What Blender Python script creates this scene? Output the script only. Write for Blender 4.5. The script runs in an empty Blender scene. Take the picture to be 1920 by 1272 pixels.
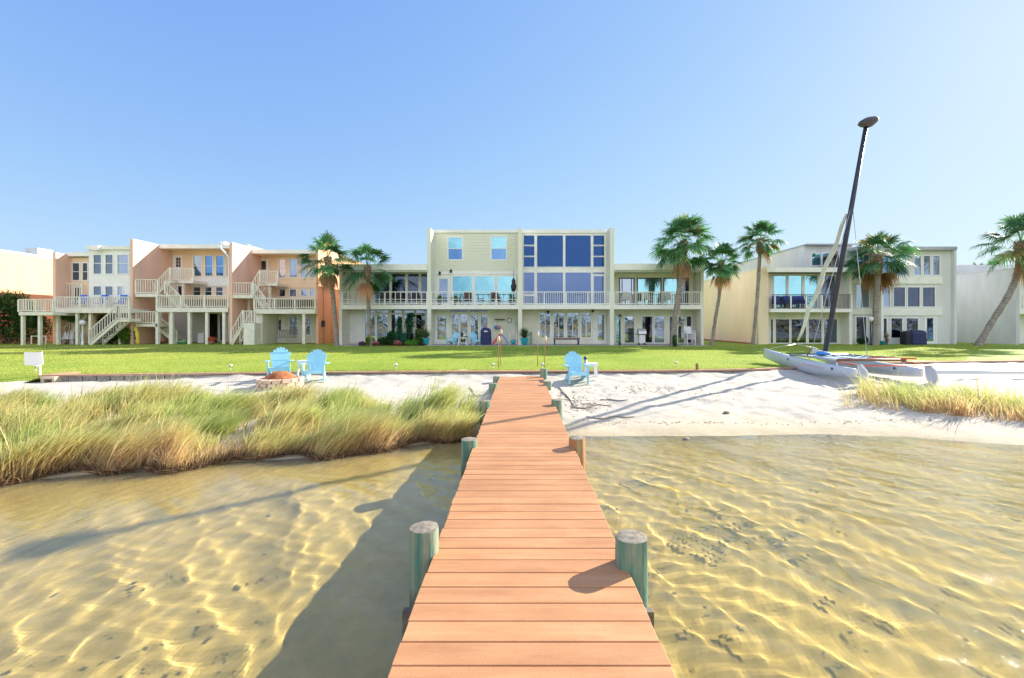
import bpy, bmesh, math, random
import numpy as np
from mathutils import Vector, Matrix
R = math.radians
random.seed(7); rng = np.random.default_rng(11)
S = bpy.context.scene
col = S.collection
H0 = 1.5                                   # eye height above the boardwalk (z = 0)
FP = 830.0
def wx(sx, Y): return (sx - 973.0) * Y / FP
def wz(sy, Y): return H0 + (608.0 - sy) * Y / FP
GZ = 0.09                                  # lawn level
WZ = -0.40                                 # water level

# ---------------------------------------------------------------- materials
_m = {}
def nodes(m):
    m.use_nodes = True
    nt = m.node_tree
    return nt, nt.nodes, nt.links
def mat(name, c, rough=0.7, var=0.12, scale=3.0, bump=0.0, bscale=40.0, spec=0.4, metal=0.0, c2=None, stretch=(1,1,1), trans=0.0):
    if name in _m: return _m[name]
    m = bpy.data.materials.new(name); nt, N, L = nodes(m)
    b = N['Principled BSDF']
    b.inputs['Roughness'].default_value = rough
    b.inputs['Metallic'].default_value = metal
    b.inputs['Specular IOR Level'].default_value = spec
    tc = N.new('ShaderNodeTexCoord'); mp = N.new('ShaderNodeMapping'); mp.inputs['Scale'].default_value = stretch
    L.new(tc.outputs['Object'], mp.inputs['Vector'])
    nz = N.new('ShaderNodeTexNoise'); nz.inputs['Scale'].default_value = scale; nz.inputs['Detail'].default_value = 6
    L.new(mp.outputs[0], nz.inputs['Vector'])
    rp = N.new('ShaderNodeValToRGB')
    rp.color_ramp.elements[0].position = 0.3; rp.color_ramp.elements[1].position = 0.7
    if c2 is None:
        a = tuple(max(0, v * (1 - var)) for v in c); d = tuple(min(1, v * (1 + var)) for v in c)
    else: a, d = c, c2
    rp.color_ramp.elements[0].color = (*a, 1); rp.color_ramp.elements[1].color = (*d, 1)
    L.new(nz.outputs['Fac'], rp.inputs['Fac']); L.new(rp.outputs['Color'], b.inputs['Base Color'])
    if bump > 0:
        n2 = N.new('ShaderNodeTexNoise'); n2.inputs['Scale'].default_value = bscale; n2.inputs['Detail'].default_value = 5
        L.new(mp.outputs[0], n2.inputs['Vector'])
        bp = N.new('ShaderNodeBump'); bp.inputs['Strength'].default_value = bump; bp.inputs['Distance'].default_value = 0.02
        L.new(n2.outputs['Fac'], bp.inputs['Height']); L.new(bp.outputs[0], b.inputs['Normal'])
    if trans > 0:
        tr = N.new('ShaderNodeBsdfTranslucent'); mx = N.new('ShaderNodeMixShader'); mx.inputs[0].default_value = trans
        L.new(rp.outputs['Color'], tr.inputs['Color'])
        L.new(b.outputs[0], mx.inputs[1]); L.new(tr.outputs[0], mx.inputs[2])
        L.new(mx.outputs[0], N['Material Output'].inputs['Surface'])
    _m[name] = m
    return m
def blade_mat(name, trans=0.45, rough=0.55):
    # colour comes from a per-blade colour attribute (plant pigment only)
    m = bpy.data.materials.new(name); nt, N, L = nodes(m)
    b = N['Principled BSDF']; b.inputs['Roughness'].default_value = rough; b.inputs['Specular IOR Level'].default_value = 0.12
    at = N.new('ShaderNodeAttribute'); at.attribute_name = 'tint'
    L.new(at.outputs['Color'], b.inputs['Base Color'])
    tr = N.new('ShaderNodeBsdfTranslucent'); mx = N.new('ShaderNodeMixShader'); mx.inputs[0].default_value = trans
    L.new(at.outputs['Color'], tr.inputs['Color']); L.new(b.outputs[0], mx.inputs[1]); L.new(tr.outputs[0], mx.inputs[2])
    L.new(mx.outputs[0], N['Material Output'].inputs['Surface'])
    return m

# ---------------------------------------------------------------- mesh builder
class MB:
    def __init__(s): s.v = []; s.f = []; s.smooth = []
    def add(s, vs, fs, sm=False):
        n = len(s.v); s.v += [tuple(p) for p in vs]; s.f += [tuple(i + n for i in f) for f in fs]; s.smooth += [sm] * len(fs)
        return s
    def box(s, x0, x1, y0, y1, z0, z1):
        if x0 > x1: x0, x1 = x1, x0
        if y0 > y1: y0, y1 = y1, y0
        if z0 > z1: z0, z1 = z1, z0
        return s.add([(x0,y0,z0),(x1,y0,z0),(x1,y1,z0),(x0,y1,z0),(x0,y0,z1),(x1,y0,z1),(x1,y1,z1),(x0,y1,z1)],
                     [(0,3,2,1),(4,5,6,7),(0,1,5,4),(1,2,6,5),(2,3,7,6),(3,0,4,7)])
    def bar(s, p0, p1, w, h, up=(0,0,1)):
        p0 = Vector(p0); p1 = Vector(p1); d = (p1 - p0).normalized(); u = Vector(up)
        if abs(d.dot(u)) > 0.98: u = Vector((0, 1, 0))
        a = d.cross(u).normalized() * (w / 2); b = a.cross(d).normalized() * (h / 2)
        vs = [p + i * a + j * b for p in (p0, p1) for i, j in ((-1,-1),(1,-1),(1,1),(-1,1))]
        return s.add(vs, [(0,1,2,3),(7,6,5,4),(0,4,5,1),(1,5,6,2),(2,6,7,3),(3,7,4,0)])
    def tube(s, pts, rad, n=10, cap=True, sm=True):
        pts = [Vector(p) for p in pts]
        if not hasattr(rad, '__len__'): rad = [rad] * len(pts)
        vs = []; ref = None
        for i, p in enumerate(pts):
            d = (pts[min(i + 1, len(pts) - 1)] - pts[max(i - 1, 0)]).normalized()
            if ref is None: ref = Vector((0, 0, 1)) if abs(d.z) < 0.9 else Vector((1, 0, 0))
            a = d.cross(ref).normalized(); b = d.cross(a).normalized(); ref = -a.cross(d) if False else ref
            for k in range(n):
                t = 2 * math.pi * k / n
                vs.append(p + (a * math.cos(t) + b * math.sin(t)) * rad[i])
        fs = [(i*n+k, i*n+(k+1)%n, (i+1)*n+(k+1)%n, (i+1)*n+k) for i in range(len(pts)-1) for k in range(n)]
        s.add(vs, fs, sm)
        if cap:
            m = len(s.v) - len(vs); s.f += [tuple(m + k for k in range(n))[::-1], tuple(m + (len(pts)-1)*n + k for k in range(n))]; s.smooth += [False, False]
        return s
    def lathe(s, c, prof, n=20, sm=True, sx=1, sy=1):
        vs = [(c[0]+r*sx*math.cos(2*math.pi*k/n), c[1]+r*sy*math.sin(2*math.pi*k/n), c[2]+z) for r, z in prof for k in range(n)]
        fs = [(i*n+k, i*n+(k+1)%n, (i+1)*n+(k+1)%n, (i+1)*n+k) for i in range(len(prof)-1) for k in range(n)]
        s.add(vs, fs, sm)
        m = len(s.v) - len(vs)
        if prof[0][0] > 1e-4: s.f.append(tuple(m+k for k in range(n))[::-1]); s.smooth.append(False)
        if prof[-1][0] > 1e-4: s.f.append(tuple(m+(len(prof)-1)*n+k for k in range(n))); s.smooth.append(False)
        return s
    def prism(s, poly, axis, a0, a1):
        # poly in the two other axes, extruded along axis
        def P(u, v, w): return {'x': (w,u,v), 'y': (u,w,v), 'z': (u,v,w)}[axis]
        n = len(poly); vs = [P(u,v,a0) for u,v in poly] + [P(u,v,a1) for u,v in poly]
        fs = [tuple(range(n))[::-1], tuple(range(n, 2*n))] + [(i,(i+1)%n,n+(i+1)%n,n+i) for i in range(n)]
        return s.add(vs, fs)
    def xf(s, M):
        s.v = [tuple(M @ Vector(p)) for p in s.v]; return s
    def build(s, name, m, parent=None, bevel=0.0, fixn=False):
        me = bpy.data.meshes.new(name)
        off = Vector(parent_loc(parent)) if parent is not None else Vector((0,0,0))
        me.from_pydata([tuple(Vector(p) - off) for p in s.v], [], s.f)
        me.polygons.foreach_set('use_smooth', s.smooth)
        bm = bmesh.new(); bm.from_mesh(me); bmesh.ops.recalc_face_normals(bm, faces=bm.faces)
        if bevel: bmesh.ops.bevel(bm, geom=list(bm.edges), offset=bevel, segments=1, affect='EDGES', clamp_overlap=True)
        bm.to_mesh(me); bm.free()
        me.materials.append(m)
        o = bpy.data.objects.new(name, me); col.objects.link(o)
        if parent is not None: o.parent = parent
        return o
def parent_loc(o):
    v = Vector((0, 0, 0))
    while o is not None:
        v = v + o.location; o = o.parent
    return v
def tag(o, label=None, cat=None, group=None, kind=None):
    if label: o['label'] = label
    if cat: o['category'] = cat
    if group: o['group'] = group
    if kind: o['kind'] = kind
    return o
def thing(name, loc, label, cat, group=None):
    o = bpy.data.objects.new(name, None); col.objects.link(o); o.location = loc; o.empty_display_size = 0.2
    return tag(o, label, cat, group)
def copy_tree(o, loc=None, rz=None, label=None, group=None, sc=None, parent=None):
    c = o.copy(); col.objects.link(c); c.parent = parent
    if loc is not None: c.location = loc
    if rz is not None: c.rotation_euler = (0, 0, rz)
    if sc is not None: c.scale = (sc, sc, sc) if not hasattr(sc, '__len__') else sc
    if label: c['label'] = label
    if group: c['group'] = group
    for ch in list(o.children): copy_tree(ch, parent=c)
    return c
def np_mesh(name, V, F, m, smooth=True, tint=None, kind=None, parent=None):
    me = bpy.data.meshes.new(name); V = np.asarray(V, dtype=np.float32); F = np.asarray(F, dtype=np.int32)
    k = F.shape[1]
    me.vertices.add(len(V)); me.vertices.foreach_set('co', V.ravel())
    me.loops.add(F.size); me.loops.foreach_set('vertex_index', F.ravel())
    me.polygons.add(len(F)); me.polygons.foreach_set('loop_start', np.arange(0, F.size, k, dtype=np.int32))
    me.polygons.foreach_set('loop_total', np.full(len(F), k, dtype=np.int32))
    me.polygons.foreach_set('use_smooth', np.full(len(F), smooth, dtype=bool))
    if tint is not None:
        a = me.color_attributes.new('tint', 'FLOAT_COLOR', 'POINT')
        c = np.ones((len(V), 4), dtype=np.float32); c[:, :3] = tint; a.data.foreach_set('color', c.ravel())
    me.update(calc_edges=True); me.validate()
    me.materials.append(m)
    o = bpy.data.objects.new(name, me); col.objects.link(o)
    if kind: o['kind'] = kind
    if parent is not None: o.parent = parent
    return o
def grid(xs, ys, zf, yf=None):
    X, Y = np.meshgrid(xs, ys)
    if yf is not None: Y = yf(X, Y)
    Z = zf(X, Y)
    V = np.stack([X.ravel(), Y.ravel(), Z.ravel()], 1); nx, ny = len(xs), len(ys)
    i = np.arange(nx - 1)[None, :] + nx * np.arange(ny - 1)[:, None]; i = i.ravel()
    return V, np.stack([i, i + 1, i + nx + 1, i + nx], 1)
def vnoise(x, y, s, seed=0):
    # smooth value noise, numpy
    r = np.random.default_rng(seed); T = r.random((64, 64))
    x = x / s + 1000; y = y / s + 1000
    xi = np.floor(x).astype(int); yi = np.floor(y).astype(int); fx = x - xi; fy = y - yi
    fx = fx*fx*(3-2*fx); fy = fy*fy*(3-2*fy)
    g = lambda a, b: T[a % 64, b % 64]
    return (g(xi,yi)*(1-fx)+g(xi+1,yi)*fx)*(1-fy)+(g(xi,yi+1)*(1-fx)+g(xi+1,yi+1)*fx)*fy

# ---------------------------------------------------------------- camera, sky, sun
cam = bpy.data.cameras.new('camera'); cam.sensor_width = 36; cam.lens = 36 * FP / 1920
cam.shift_x = -13 / 1920; cam.shift_y = -28 / 1920; cam.clip_start = 0.05; cam.clip_end = 3000
co = bpy.data.objects.new('camera', cam); col.objects.link(co); co.location = (0, 0, H0); co.rotation_euler = (R(90), 0, 0)
S.camera = co
AZ, EL = 58.0, 25.0                        # sun: degrees clockwise from +Y, elevation
w = bpy.data.worlds.new("World"); S.world = w; w.use_nodes = True
nt = w.node_tree; N = nt.nodes; L = nt.links
bg = N['Background']; sky = N.new('ShaderNodeTexSky'); sky.sky_type = 'NISHITA'; sky.sun_disc = False
sky.sun_elevation = R(EL); sky.sun_rotation = R(AZ); sky.air_density = 1.0; sky.dust_density = 0.3; sky.ozone_density = 3.0
# soft shoulder on the sky so the glow near the sun does not swamp the rest
def vm(op, a, b):
    n = N.new('ShaderNodeVectorMath'); n.operation = op
    for k, v in ((0, a), (1, b)):
        if isinstance(v, tuple): n.inputs[k].default_value = v
        else: L.new(v, n.inputs[k])
    return n.outputs[0]
skv = vm('MULTIPLY', vm('DIVIDE', sky.outputs[0], vm('ADD', sky.outputs[0], (2.6, 2.4, 0.5))), (2.52, 2.96, 2.74))
# bright cloud bank added to the unseen sky behind the camera, fill for the facades
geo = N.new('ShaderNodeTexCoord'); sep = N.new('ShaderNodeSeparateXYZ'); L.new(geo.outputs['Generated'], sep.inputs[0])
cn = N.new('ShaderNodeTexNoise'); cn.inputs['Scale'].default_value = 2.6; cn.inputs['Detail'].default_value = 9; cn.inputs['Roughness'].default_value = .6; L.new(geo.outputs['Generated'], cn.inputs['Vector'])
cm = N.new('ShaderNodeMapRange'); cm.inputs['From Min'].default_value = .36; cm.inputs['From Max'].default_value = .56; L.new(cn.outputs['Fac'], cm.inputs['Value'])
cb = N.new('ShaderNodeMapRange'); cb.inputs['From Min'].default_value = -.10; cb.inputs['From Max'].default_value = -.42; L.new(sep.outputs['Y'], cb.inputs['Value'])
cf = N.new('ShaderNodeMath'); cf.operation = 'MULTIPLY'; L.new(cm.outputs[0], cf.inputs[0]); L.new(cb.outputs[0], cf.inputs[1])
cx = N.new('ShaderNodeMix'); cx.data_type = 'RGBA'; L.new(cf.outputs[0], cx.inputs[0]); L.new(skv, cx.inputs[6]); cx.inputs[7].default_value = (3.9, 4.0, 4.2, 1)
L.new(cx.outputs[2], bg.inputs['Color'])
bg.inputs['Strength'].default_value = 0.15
sl = bpy.data.lights.new('sun', 'SUN'); sl.energy = 4.6; sl.angle = R(0.5); sl.color = (1.0, 0.91, 0.76)
so = bpy.data.objects.new('sun', sl); col.objects.link(so); so.location = (20, 12, 20)
sd = Vector((math.sin(R(AZ)) * math.cos(R(EL)), math.cos(R(AZ)) * math.cos(R(EL)), math.sin(R(EL))))
so.rotation_euler = sd.to_track_quat('Z', 'Y').to_euler()
S.view_settings.view_transform = 'Standard'; S.view_settings.look = 'None'; S.view_settings.exposure = 1.4; S.view_settings.gamma = 1
S.render.engine = 'CYCLES'; S.cycles.use_denoising = True
try: S.cycles.denoiser = 'OPENIMAGEDENOISE'
except Exception: pass
S.cycles.max_bounces = 8; S.cycles.transparent_max_bounces = 16; S.cycles.sample_clamp_indirect = 8.0
S.cycles.caustics_reflective = False; S.cycles.caustics_refractive = True
S.cycles.use_adaptive_sampling = True; S.cycles.adaptive_threshold = 0.02

# ---------------------------------------------------------------- ground shapes
_sx = np.array([-60, -14, -6.2, -4.7, -2.2, -1.0, 1.15, 4.9, 6.5, 7.6, 10, 16, 60.])
_sy = np.array([2.6, 4.6, 5.30, 5.85, 6.6, 7.25, 7.45, 7.6, 7.35, 6.9, 6.6, 6.3, 5.5])
def shore(x): return np.interp(x, _sx, _sy)
WALL = [(-12.9, 11.95), (-8, 12.55), (-4, 12.9), (0, 13.05), (4, 13.2), (7.2, 13.6), (9.2, 14.3), (10.5, 15.1), (12.8, 15.9), (19.2, 16.8), (34, 17.6), (80, 18.5)]
_bx = np.array([-200, -40, -14, -13.3] + [p[0] for p in WALL] + [300])
_by = np.array([11.0, 11.2, 11.4, 11.6] + [p[1] for p in WALL] + [19])
def bound(x): return np.interp(x, _bx, _by)
def sand_z(x, y):
    s = y - shore(x) + 0.35 * (vnoise(x, y, 1.7, 3) - 0.5)
    up = 0.36 * (1 - np.exp(-np.maximum(s, 0) / 2.6))
    dn = np.where(s < 0, -0.47 * (1 - np.exp(np.minimum(s, 0) / 3.2)) , 0)
    dn = dn + np.where(s < -6, (s + 6) * 0.02, 0)
    z = WZ + up + np.maximum(dn, -2.0)
    wl = np.clip(1 - (bound(x) - y) / 1.3, 0, 1) * np.clip((x + 12) / 4, 0, 1); z = z + .13 * wl * wl * (s > 1)
    dry = np.clip(s / 1.2, 0, 1)
    # dents and footprints in the dry sand; soft ripples on the bed
    z = z + dry * (0.055 * (vnoise(x, y, 0.9, 5) - 0.5) + 0.05 * (vnoise(x, y, 0.33, 6) - 0.5) + 0.02 * (vnoise(x, y, 0.14, 8) - 0.5))
    z = z + (1 - dry) * 0.02 * (vnoise(x * 0.6, y, 0.35, 9) - 0.5)
    return z
def lawn_z(x, y):
    z = GZ + 0.03 * (vnoise(x, y, 5.0, 21) - 0.5)
    e = np.clip((y - bound(x)) / 1.2, 0, 1)
    left = np.clip((-12.9 - x) / 0.4, 0, 1)
    return z - left * 0.26 * (1 - e * e * (3 - 2 * e)) 
# ---------------------------------------------------------------- sand, lawn, water
def sand_material():
    m = bpy.data.materials.new('sand'); nt, N, L = nodes(m); b = N['Principled BSDF']
    b.inputs['Roughness'].default_value = 0.9; b.inputs['Specular IOR Level'].default_value = 0.15
    g = N.new('ShaderNodeNewGeometry'); sp = N.new('ShaderNodeSeparateXYZ'); L.new(g.outputs['Position'], sp.inputs[0])
    nz = N.new('ShaderNodeTexNoise'); nz.inputs['Scale'].default_value = 1.3; nz.inputs['Detail'].default_value = 8; L.new(g.outputs['Position'], nz.inputs['Vector'])
    ad = N.new('ShaderNodeMath'); ad.operation = 'MULTIPLY_ADD'; ad.inputs[1].default_value = 0.14; L.new(nz.outputs['Fac'], ad.inputs[0]); L.new(sp.outputs['Z'], ad.inputs[2])
    mr = N.new('ShaderNodeMapRange'); mr.inputs['From Min'].default_value = -1.0; mr.inputs['From Max'].default_value = 0.0; L.new(ad.outputs[0], mr.inputs['Value'])
    rp = N.new('ShaderNodeValToRGB'); e = rp.color_ramp.elements
    e[0].position = 0.0; e[0].color = (0.62, 0.45, 0.12, 1)
    e[1].position = 1.0; e[1].color = (0.52, 0.48, 0.415, 1)
    for p, c in ((0.45, (0.80, 0.58, 0.18)), (0.60, (0.74, 0.54, 0.20)), (0.66, (0.43, 0.37, 0.25)), (0.72, (0.52, 0.45, 0.33)), (0.80, (0.50, 0.46, 0.39))):
        q = e.new(p); q.color = (*c, 1)
    L.new(mr.outputs[0], rp.inputs['Fac'])
    n2 = N.new('ShaderNodeTexNoise'); n2.inputs['Scale'].default_value = 9; n2.inputs['Detail'].default_value = 9; n2.inputs['Roughness'].default_value = 0.7; L.new(g.outputs['Position'], n2.inputs['Vector'])
    r2 = N.new('ShaderNodeMapRange'); r2.inputs['From Min'].default_value = 0.3; r2.inputs['From Max'].default_value = 0.7; r2.inputs['To Min'].default_value = 0.86; r2.inputs['To Max'].default_value = 1.06; L.new(n2.outputs['Fac'], r2.inputs['Value'])
    mx = N.new('ShaderNodeMix'); mx.data_type = 'RGBA'; mx.blend_type = 'MULTIPLY'; mx.inputs[0].default_value = 1
    L.new(rp.outputs[0], mx.inputs[6]); L.new(r2.outputs[0], mx.inputs[7]); L.new(mx.outputs[2], b.inputs['Base Color'])
    bp = N.new('ShaderNodeBump'); bp.inputs['Strength'].default_value = 0.35; bp.inputs['Distance'].default_value = 0.02
    n3 = N.new('ShaderNodeTexNoise'); n3.inputs['Scale'].default_value = 14; n3.inputs['Detail'].default_value = 8; L.new(g.outputs['Position'], n3.inputs['Vector'])
    L.new(n3.outputs['Fac'], bp.inputs['Height']); L.new(bp.outputs[0], b.inputs['Normal'])
    return m
def axis(pts):
    out = []
    for a, b, st in pts: out += list(np.arange(a, b, st))
    return np.array(out + [pts[-1][1]])
ax = axis([(-300,-60,40),(-60,-20,2.5),(-20,-9,0.25),(-9,12,0.055),(12,24,0.2),(24,60,3),(60,300,40)])
ay = axis([(-500,-40,60),(-40,-4,4),(-4,1.5,0.25),(1.5,13,0.055),(13,19.5,0.2)])
V, F = grid(ax, ay, sand_z)
# the sheet ends just under the lawn edge
keep = V[F].mean(1)[:, 1] < bound(V[F].mean(1)[:, 0]) + 0.7
sand = np_mesh('sand', V, F[keep], sand_material(), kind='structure')

def lawn_material():
    m = bpy.data.materials.new('lawn_turf'); nt, N, L = nodes(m); b = N['Principled BSDF']
    b.inputs['Roughness'].default_value = 0.85; b.inputs['Specular IOR Level'].default_value = 0.15
    g = N.new('ShaderNodeNewGeometry')
    n1 = N.new('ShaderNodeTexNoise'); n1.inputs['Scale'].default_value = 0.35; n1.inputs['Detail'].default_value = 5; L.new(g.outputs['Position'], n1.inputs['Vector'])
    n2 = N.new('ShaderNodeTexNoise'); n2.inputs['Scale'].default_value = 18; n2.inputs['Detail'].default_value = 8; L.new(g.outputs['Position'], n2.inputs['Vector'])
    r1 = N.new('ShaderNodeValToRGB'); r1.color_ramp.elements[0].position = 0.35; r1.color_ramp.elements[1].position = 0.68
    r1.color_ramp.elements[0].color = (0.20, 0.31, 0.04, 1); r1.color_ramp.elements[1].color = (0.34, 0.42, 0.07, 1)
    L.new(n1.outputs['Fac'], r1.inputs['Fac'])
    r2 = N.new('ShaderNodeMapRange'); r2.inputs['From Min'].default_value = 0.3; r2.inputs['From Max'].default_value = 0.7; r2.inputs['To Min'].default_value = 0.6; r2.inputs['To Max'].default_value = 1.25; L.new(n2.outputs['Fac'], r2.inputs['Value'])
    mx = N.new('ShaderNodeMix'); mx.data_type = 'RGBA'; mx.blend_type = 'MULTIPLY'; mx.inputs[0].default_value = 1
    L.new(r1.outputs[0], mx.inputs[6]); L.new(r2.outputs[0], mx.inputs[7]); L.new(mx.outputs[2], b.inputs['Base Color'])
    bp = N.new('ShaderNodeBump'); bp.inputs['Strength'].default_value = 0.6; bp.inputs['Distance'].default_value = 0.05
    L.new(n2.outputs['Fac'], bp.inputs['Height']); L.new(bp.outputs[0], b.inputs['Normal'])
    return m
lx = axis([(-900,-60,60),(-60,-20,1.0),(-20,25,0.3),(25,60,1.0),(60,900,60)])
lt = np.array([0, .1, .2, .35, .5, .7, .9, 1.2, 1.6, 2, 2.6, 3.4, 4.5, 6, 8, 10, 13, 17, 22, 30, 50, 100, 300, 900.])
V, F = grid(lx, lt, lawn_z, yf=lambda X, Y: bound(X) + Y)
lawn = np_mesh('lawn', V, F, lawn_material(), kind='structure')

def wave(x, y):
    z = np.zeros_like(x); r = np.random.default_rng(5)
    # wind ripples running toward the lower left, several scales
    for lam, amp, n, spread in ((1.5, .0080, 5, 22), (0.60, .0034, 7, 32), (0.29, .0023, 12, 48), (0.16, .0010, 14, 70)):
        for i in range(n):
            th = R(216 + r.uniform(-spread, spread)); l = lam * r.uniform(.75, 1.3); k = 2 * math.pi / l
            z += amp * (2.0 / n) ** 0.5 * np.sin(k * (x * math.cos(th) + y * math.sin(th)) + r.uniform(0, 6.28) + 1.2 * np.sin(0.9 * x + 0.7 * y + i))
    z = z * (0.62 + 0.75 * vnoise(x, y, 2.3, 31))
    d = np.clip((shore(x) - y) / 1.5, 0.12, 1)
    # calmer to the left in the lee of the marsh grass
    return WZ + z * d * (0.76 + 0.10 * np.clip((x + 0.6) / 2.5, 0, 1))
wxs = axis([(-300,-60,40),(-60,-14,1.5),(-14,-8,0.12),(-8,10,0.034),(10,16,0.12),(16,60,1.5),(60,300,40)])
wys = axis([(-500,-40,60),(-40,-4,1.5),(-4,0.8,0.12),(0.8,8.2,0.034),(8.2,9.5,0.1)])
V, F = grid(wxs, wys, wave)
m = bpy.data.materials.new('water'); nt, N, L = nodes(m); N.remove(N['Principled BSDF'])
gl = N.new('ShaderNodeBsdfGlass'); gl.distribution = 'BECKMANN'; gl.inputs['IOR'].default_value = 1.33; gl.inputs['Roughness'].default_value = 0.0; gl.inputs['Color'].default_value = (0.98, 1.0, 0.99, 1)
gs_ = N.new('ShaderNodeBsdfGlossy'); gs_.inputs['Roughness'].default_value = 0.02; gs_.inputs['Color'].default_value = (.95, .97, 1, 1)
mx = N.new('ShaderNodeMixShader'); 
# fine wind chop on the reflecting layer
gg = N.new('ShaderNodeNewGeometry'); mp = N.new('ShaderNodeMapping'); mp.inputs['Rotation'].default_value = (0, 0, R(-36)); mp.inputs['Scale'].default_value = (9, 3.2, 1); L.new(gg.outputs['Position'], mp.inputs[0])
nz = N.new('ShaderNodeTexNoise'); nz.inputs['Scale'].default_value = 1.0; nz.inputs['Detail'].default_value = 6; nz.inputs['Roughness'].default_value = .6; nz.inputs['Distortion'].default_value = .6; L.new(mp.outputs[0], nz.inputs['Vector'])
bp = N.new('ShaderNodeBump'); bp.inputs['Strength'].default_value = 1.0; bp.inputs['Distance'].default_value = .028; L.new(nz.outputs['Fac'], bp.inputs['Height'])
L.new(bp.outputs[0], gs_.inputs['Normal'])
fr_ = N.new('ShaderNodeFresnel'); fr_.inputs['IOR'].default_value = 1.38; L.new(bp.outputs[0], fr_.inputs['Normal'])
fm = N.new('ShaderNodeMath'); fm.operation = 'MULTIPLY'; fm.inputs[1].default_value = .7; L.new(fr_.outputs[0], fm.inputs[0]); L.new(fm.outputs[0], mx.inputs[0])
L.new(gl.outputs[0], mx.inputs[1]); L.new(gs_.outputs[0], mx.inputs[2])
L.new(mx.outputs[0], N['Material Output'].inputs['Surface'])
water = np_mesh('water', V, F, m, kind='structure')
water.cycles.is_caustics_caster = True; sand.cycles.is_caustics_receiver = True; sl.cycles.is_caustics_light = True
# ---------------------------------------------------------------- boardwalk
XL, XR = -0.56, 0.67
def wood_deck_mat():
    m = bpy.data.materials.new('composite_board'); nt, N, L = nodes(m); b = N['Principled BSDF']
    b.inputs['Roughness'].default_value = 0.62; b.inputs['Specular IOR Level'].default_value = 0.3
    g = N.new('ShaderNodeNewGeometry'); tc = N.new('ShaderNodeTexCoord')
    mp = N.new('ShaderNodeMapping'); mp.inputs['Scale'].default_value = (0.35, 2.2, 1); L.new(tc.outputs['Object'], mp.inputs[0])
    n1 = N.new('ShaderNodeTexNoise'); n1.inputs['Scale'].default_value = 5; n1.inputs['Detail'].default_value = 8; n1.inputs['Roughness'].default_value = 0.65; L.new(mp.outputs[0], n1.inputs['Vector'])
    n2 = N.new('ShaderNodeTexNoise'); n2.inputs['Scale'].default_value = 160; n2.inputs['Detail'].default_value = 3; L.new(tc.outputs['Object'], n2.inputs['Vector'])
    rp = N.new('ShaderNodeValToRGB'); rp.color_ramp.elements[0].position = 0.3; rp.color_ramp.elements[1].position = 0.72
    rp.color_ramp.elements[0].color = (0.44, 0.205, 0.095, 1); rp.color_ramp.elements[1].color = (0.58, 0.305, 0.15, 1)
    L.new(n1.outputs['Fac'], rp.inputs['Fac'])
    r2 = N.new('ShaderNodeMapRange'); r2.inputs['From Min'].default_value = 0.25; r2.inputs['From Max'].default_value = 0.75; r2.inputs['To Min'].default_value = 0.86; r2.inputs['To Max'].default_value = 1.12; L.new(n2.outputs['Fac'], r2.inputs['Value'])
    # each board is its own mesh island: a slight difference from board to board
    r3 = N.new('ShaderNodeMapRange'); r3.inputs['To Min'].default_value = 0.85; r3.inputs['To Max'].default_value = 1.07; L.new(g.outputs['Random Per Island'], r3.inputs['Value'])
    ml = N.new('ShaderNodeMath'); ml.operation = 'MULTIPLY'; L.new(r2.outputs[0], ml.inputs[0]); L.new(r3.outputs[0], ml.inputs[1])
    mx = N.new('ShaderNodeMix'); mx.data_type = 'RGBA'; mx.blend_type = 'MULTIPLY'; mx.inputs[0].default_value = 1
    n5 = N.new('ShaderNodeTexNoise'); n5.inputs['Scale'].default_value = 1.1; n5.inputs['Detail'].default_value = 9; n5.inputs['Roughness'].default_value = .7; L.new(tc.outputs['Object'], n5.inputs['Vector'])
    r5 = N.new('ShaderNodeMapRange'); r5.inputs['From Min'].default_value = .38; r5.inputs['From Max'].default_value = .62; r5.inputs['To Min'].default_value = .86; r5.inputs['To Max'].default_value = 1.04; L.new(n5.outputs['Fac'], r5.inputs['Value'])
    m5 = N.new('ShaderNodeMath'); m5.operation = 'MULTIPLY'; L.new(ml.outputs[0], m5.inputs[0]); L.new(r5.outputs[0], m5.inputs[1])
    L.new(rp.outputs[0], mx.inputs[6]); L.new(m5.outputs[0], mx.inputs[7])
    # specks: grit and bird lime
    vo = N.new('ShaderNodeTexVoronoi'); vo.inputs['Scale'].default_value = 7; L.new(tc.outputs['Object'], vo.inputs['Vector'])
    lt_ = N.new('ShaderNodeMath'); lt_.operation = 'LESS_THAN'; lt_.inputs[1].default_value = 0.028; L.new(vo.outputs['Distance'], lt_.inputs[0])
    m2 = N.new('ShaderNodeMix'); m2.data_type = 'RGBA'; L.new(lt_.outputs[0], m2.inputs[0]); L.new(mx.outputs[2], m2.inputs[6]); m2.inputs[7].default_value = (0.28, 0.15, 0.09, 1)
    L.new(m2.outputs[2], b.inputs['Base Color'])
    bp = N.new('ShaderNodeBump'); bp.inputs['Strength'].default_value = 0.25; bp.inputs['Distance'].default_value = 0.004
    L.new(n2.outputs['Fac'], bp.inputs['Height']); L.new(bp.outputs[0], b.inputs['Normal'])
    return m
dock = thing('boardwalk', (0.055, 6, 0), 'long straight boardwalk of orange composite planks leading from the water to the lawn', 'boardwalk')
bm_ = MB(); y = -3.0; r = random.Random(3)
while y < 13.0:
    j = r.uniform(-.006, .006); bm_.box(XL + j, XR + r.uniform(-.006, .006), y, y + 0.1405, -0.028 + r.uniform(-.001,.001), r.uniform(-0.0012, 0.0012)); y += 0.1455
bm_.build('planks', wood_deck_mat(), dock, bevel=0.003)
wgray = mat('weathered_timber', (0.20, 0.17, 0.13), 0.85, 0.3, 2, bump=0.4, bscale=30, stretch=(8, 0.6, 8))
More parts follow.
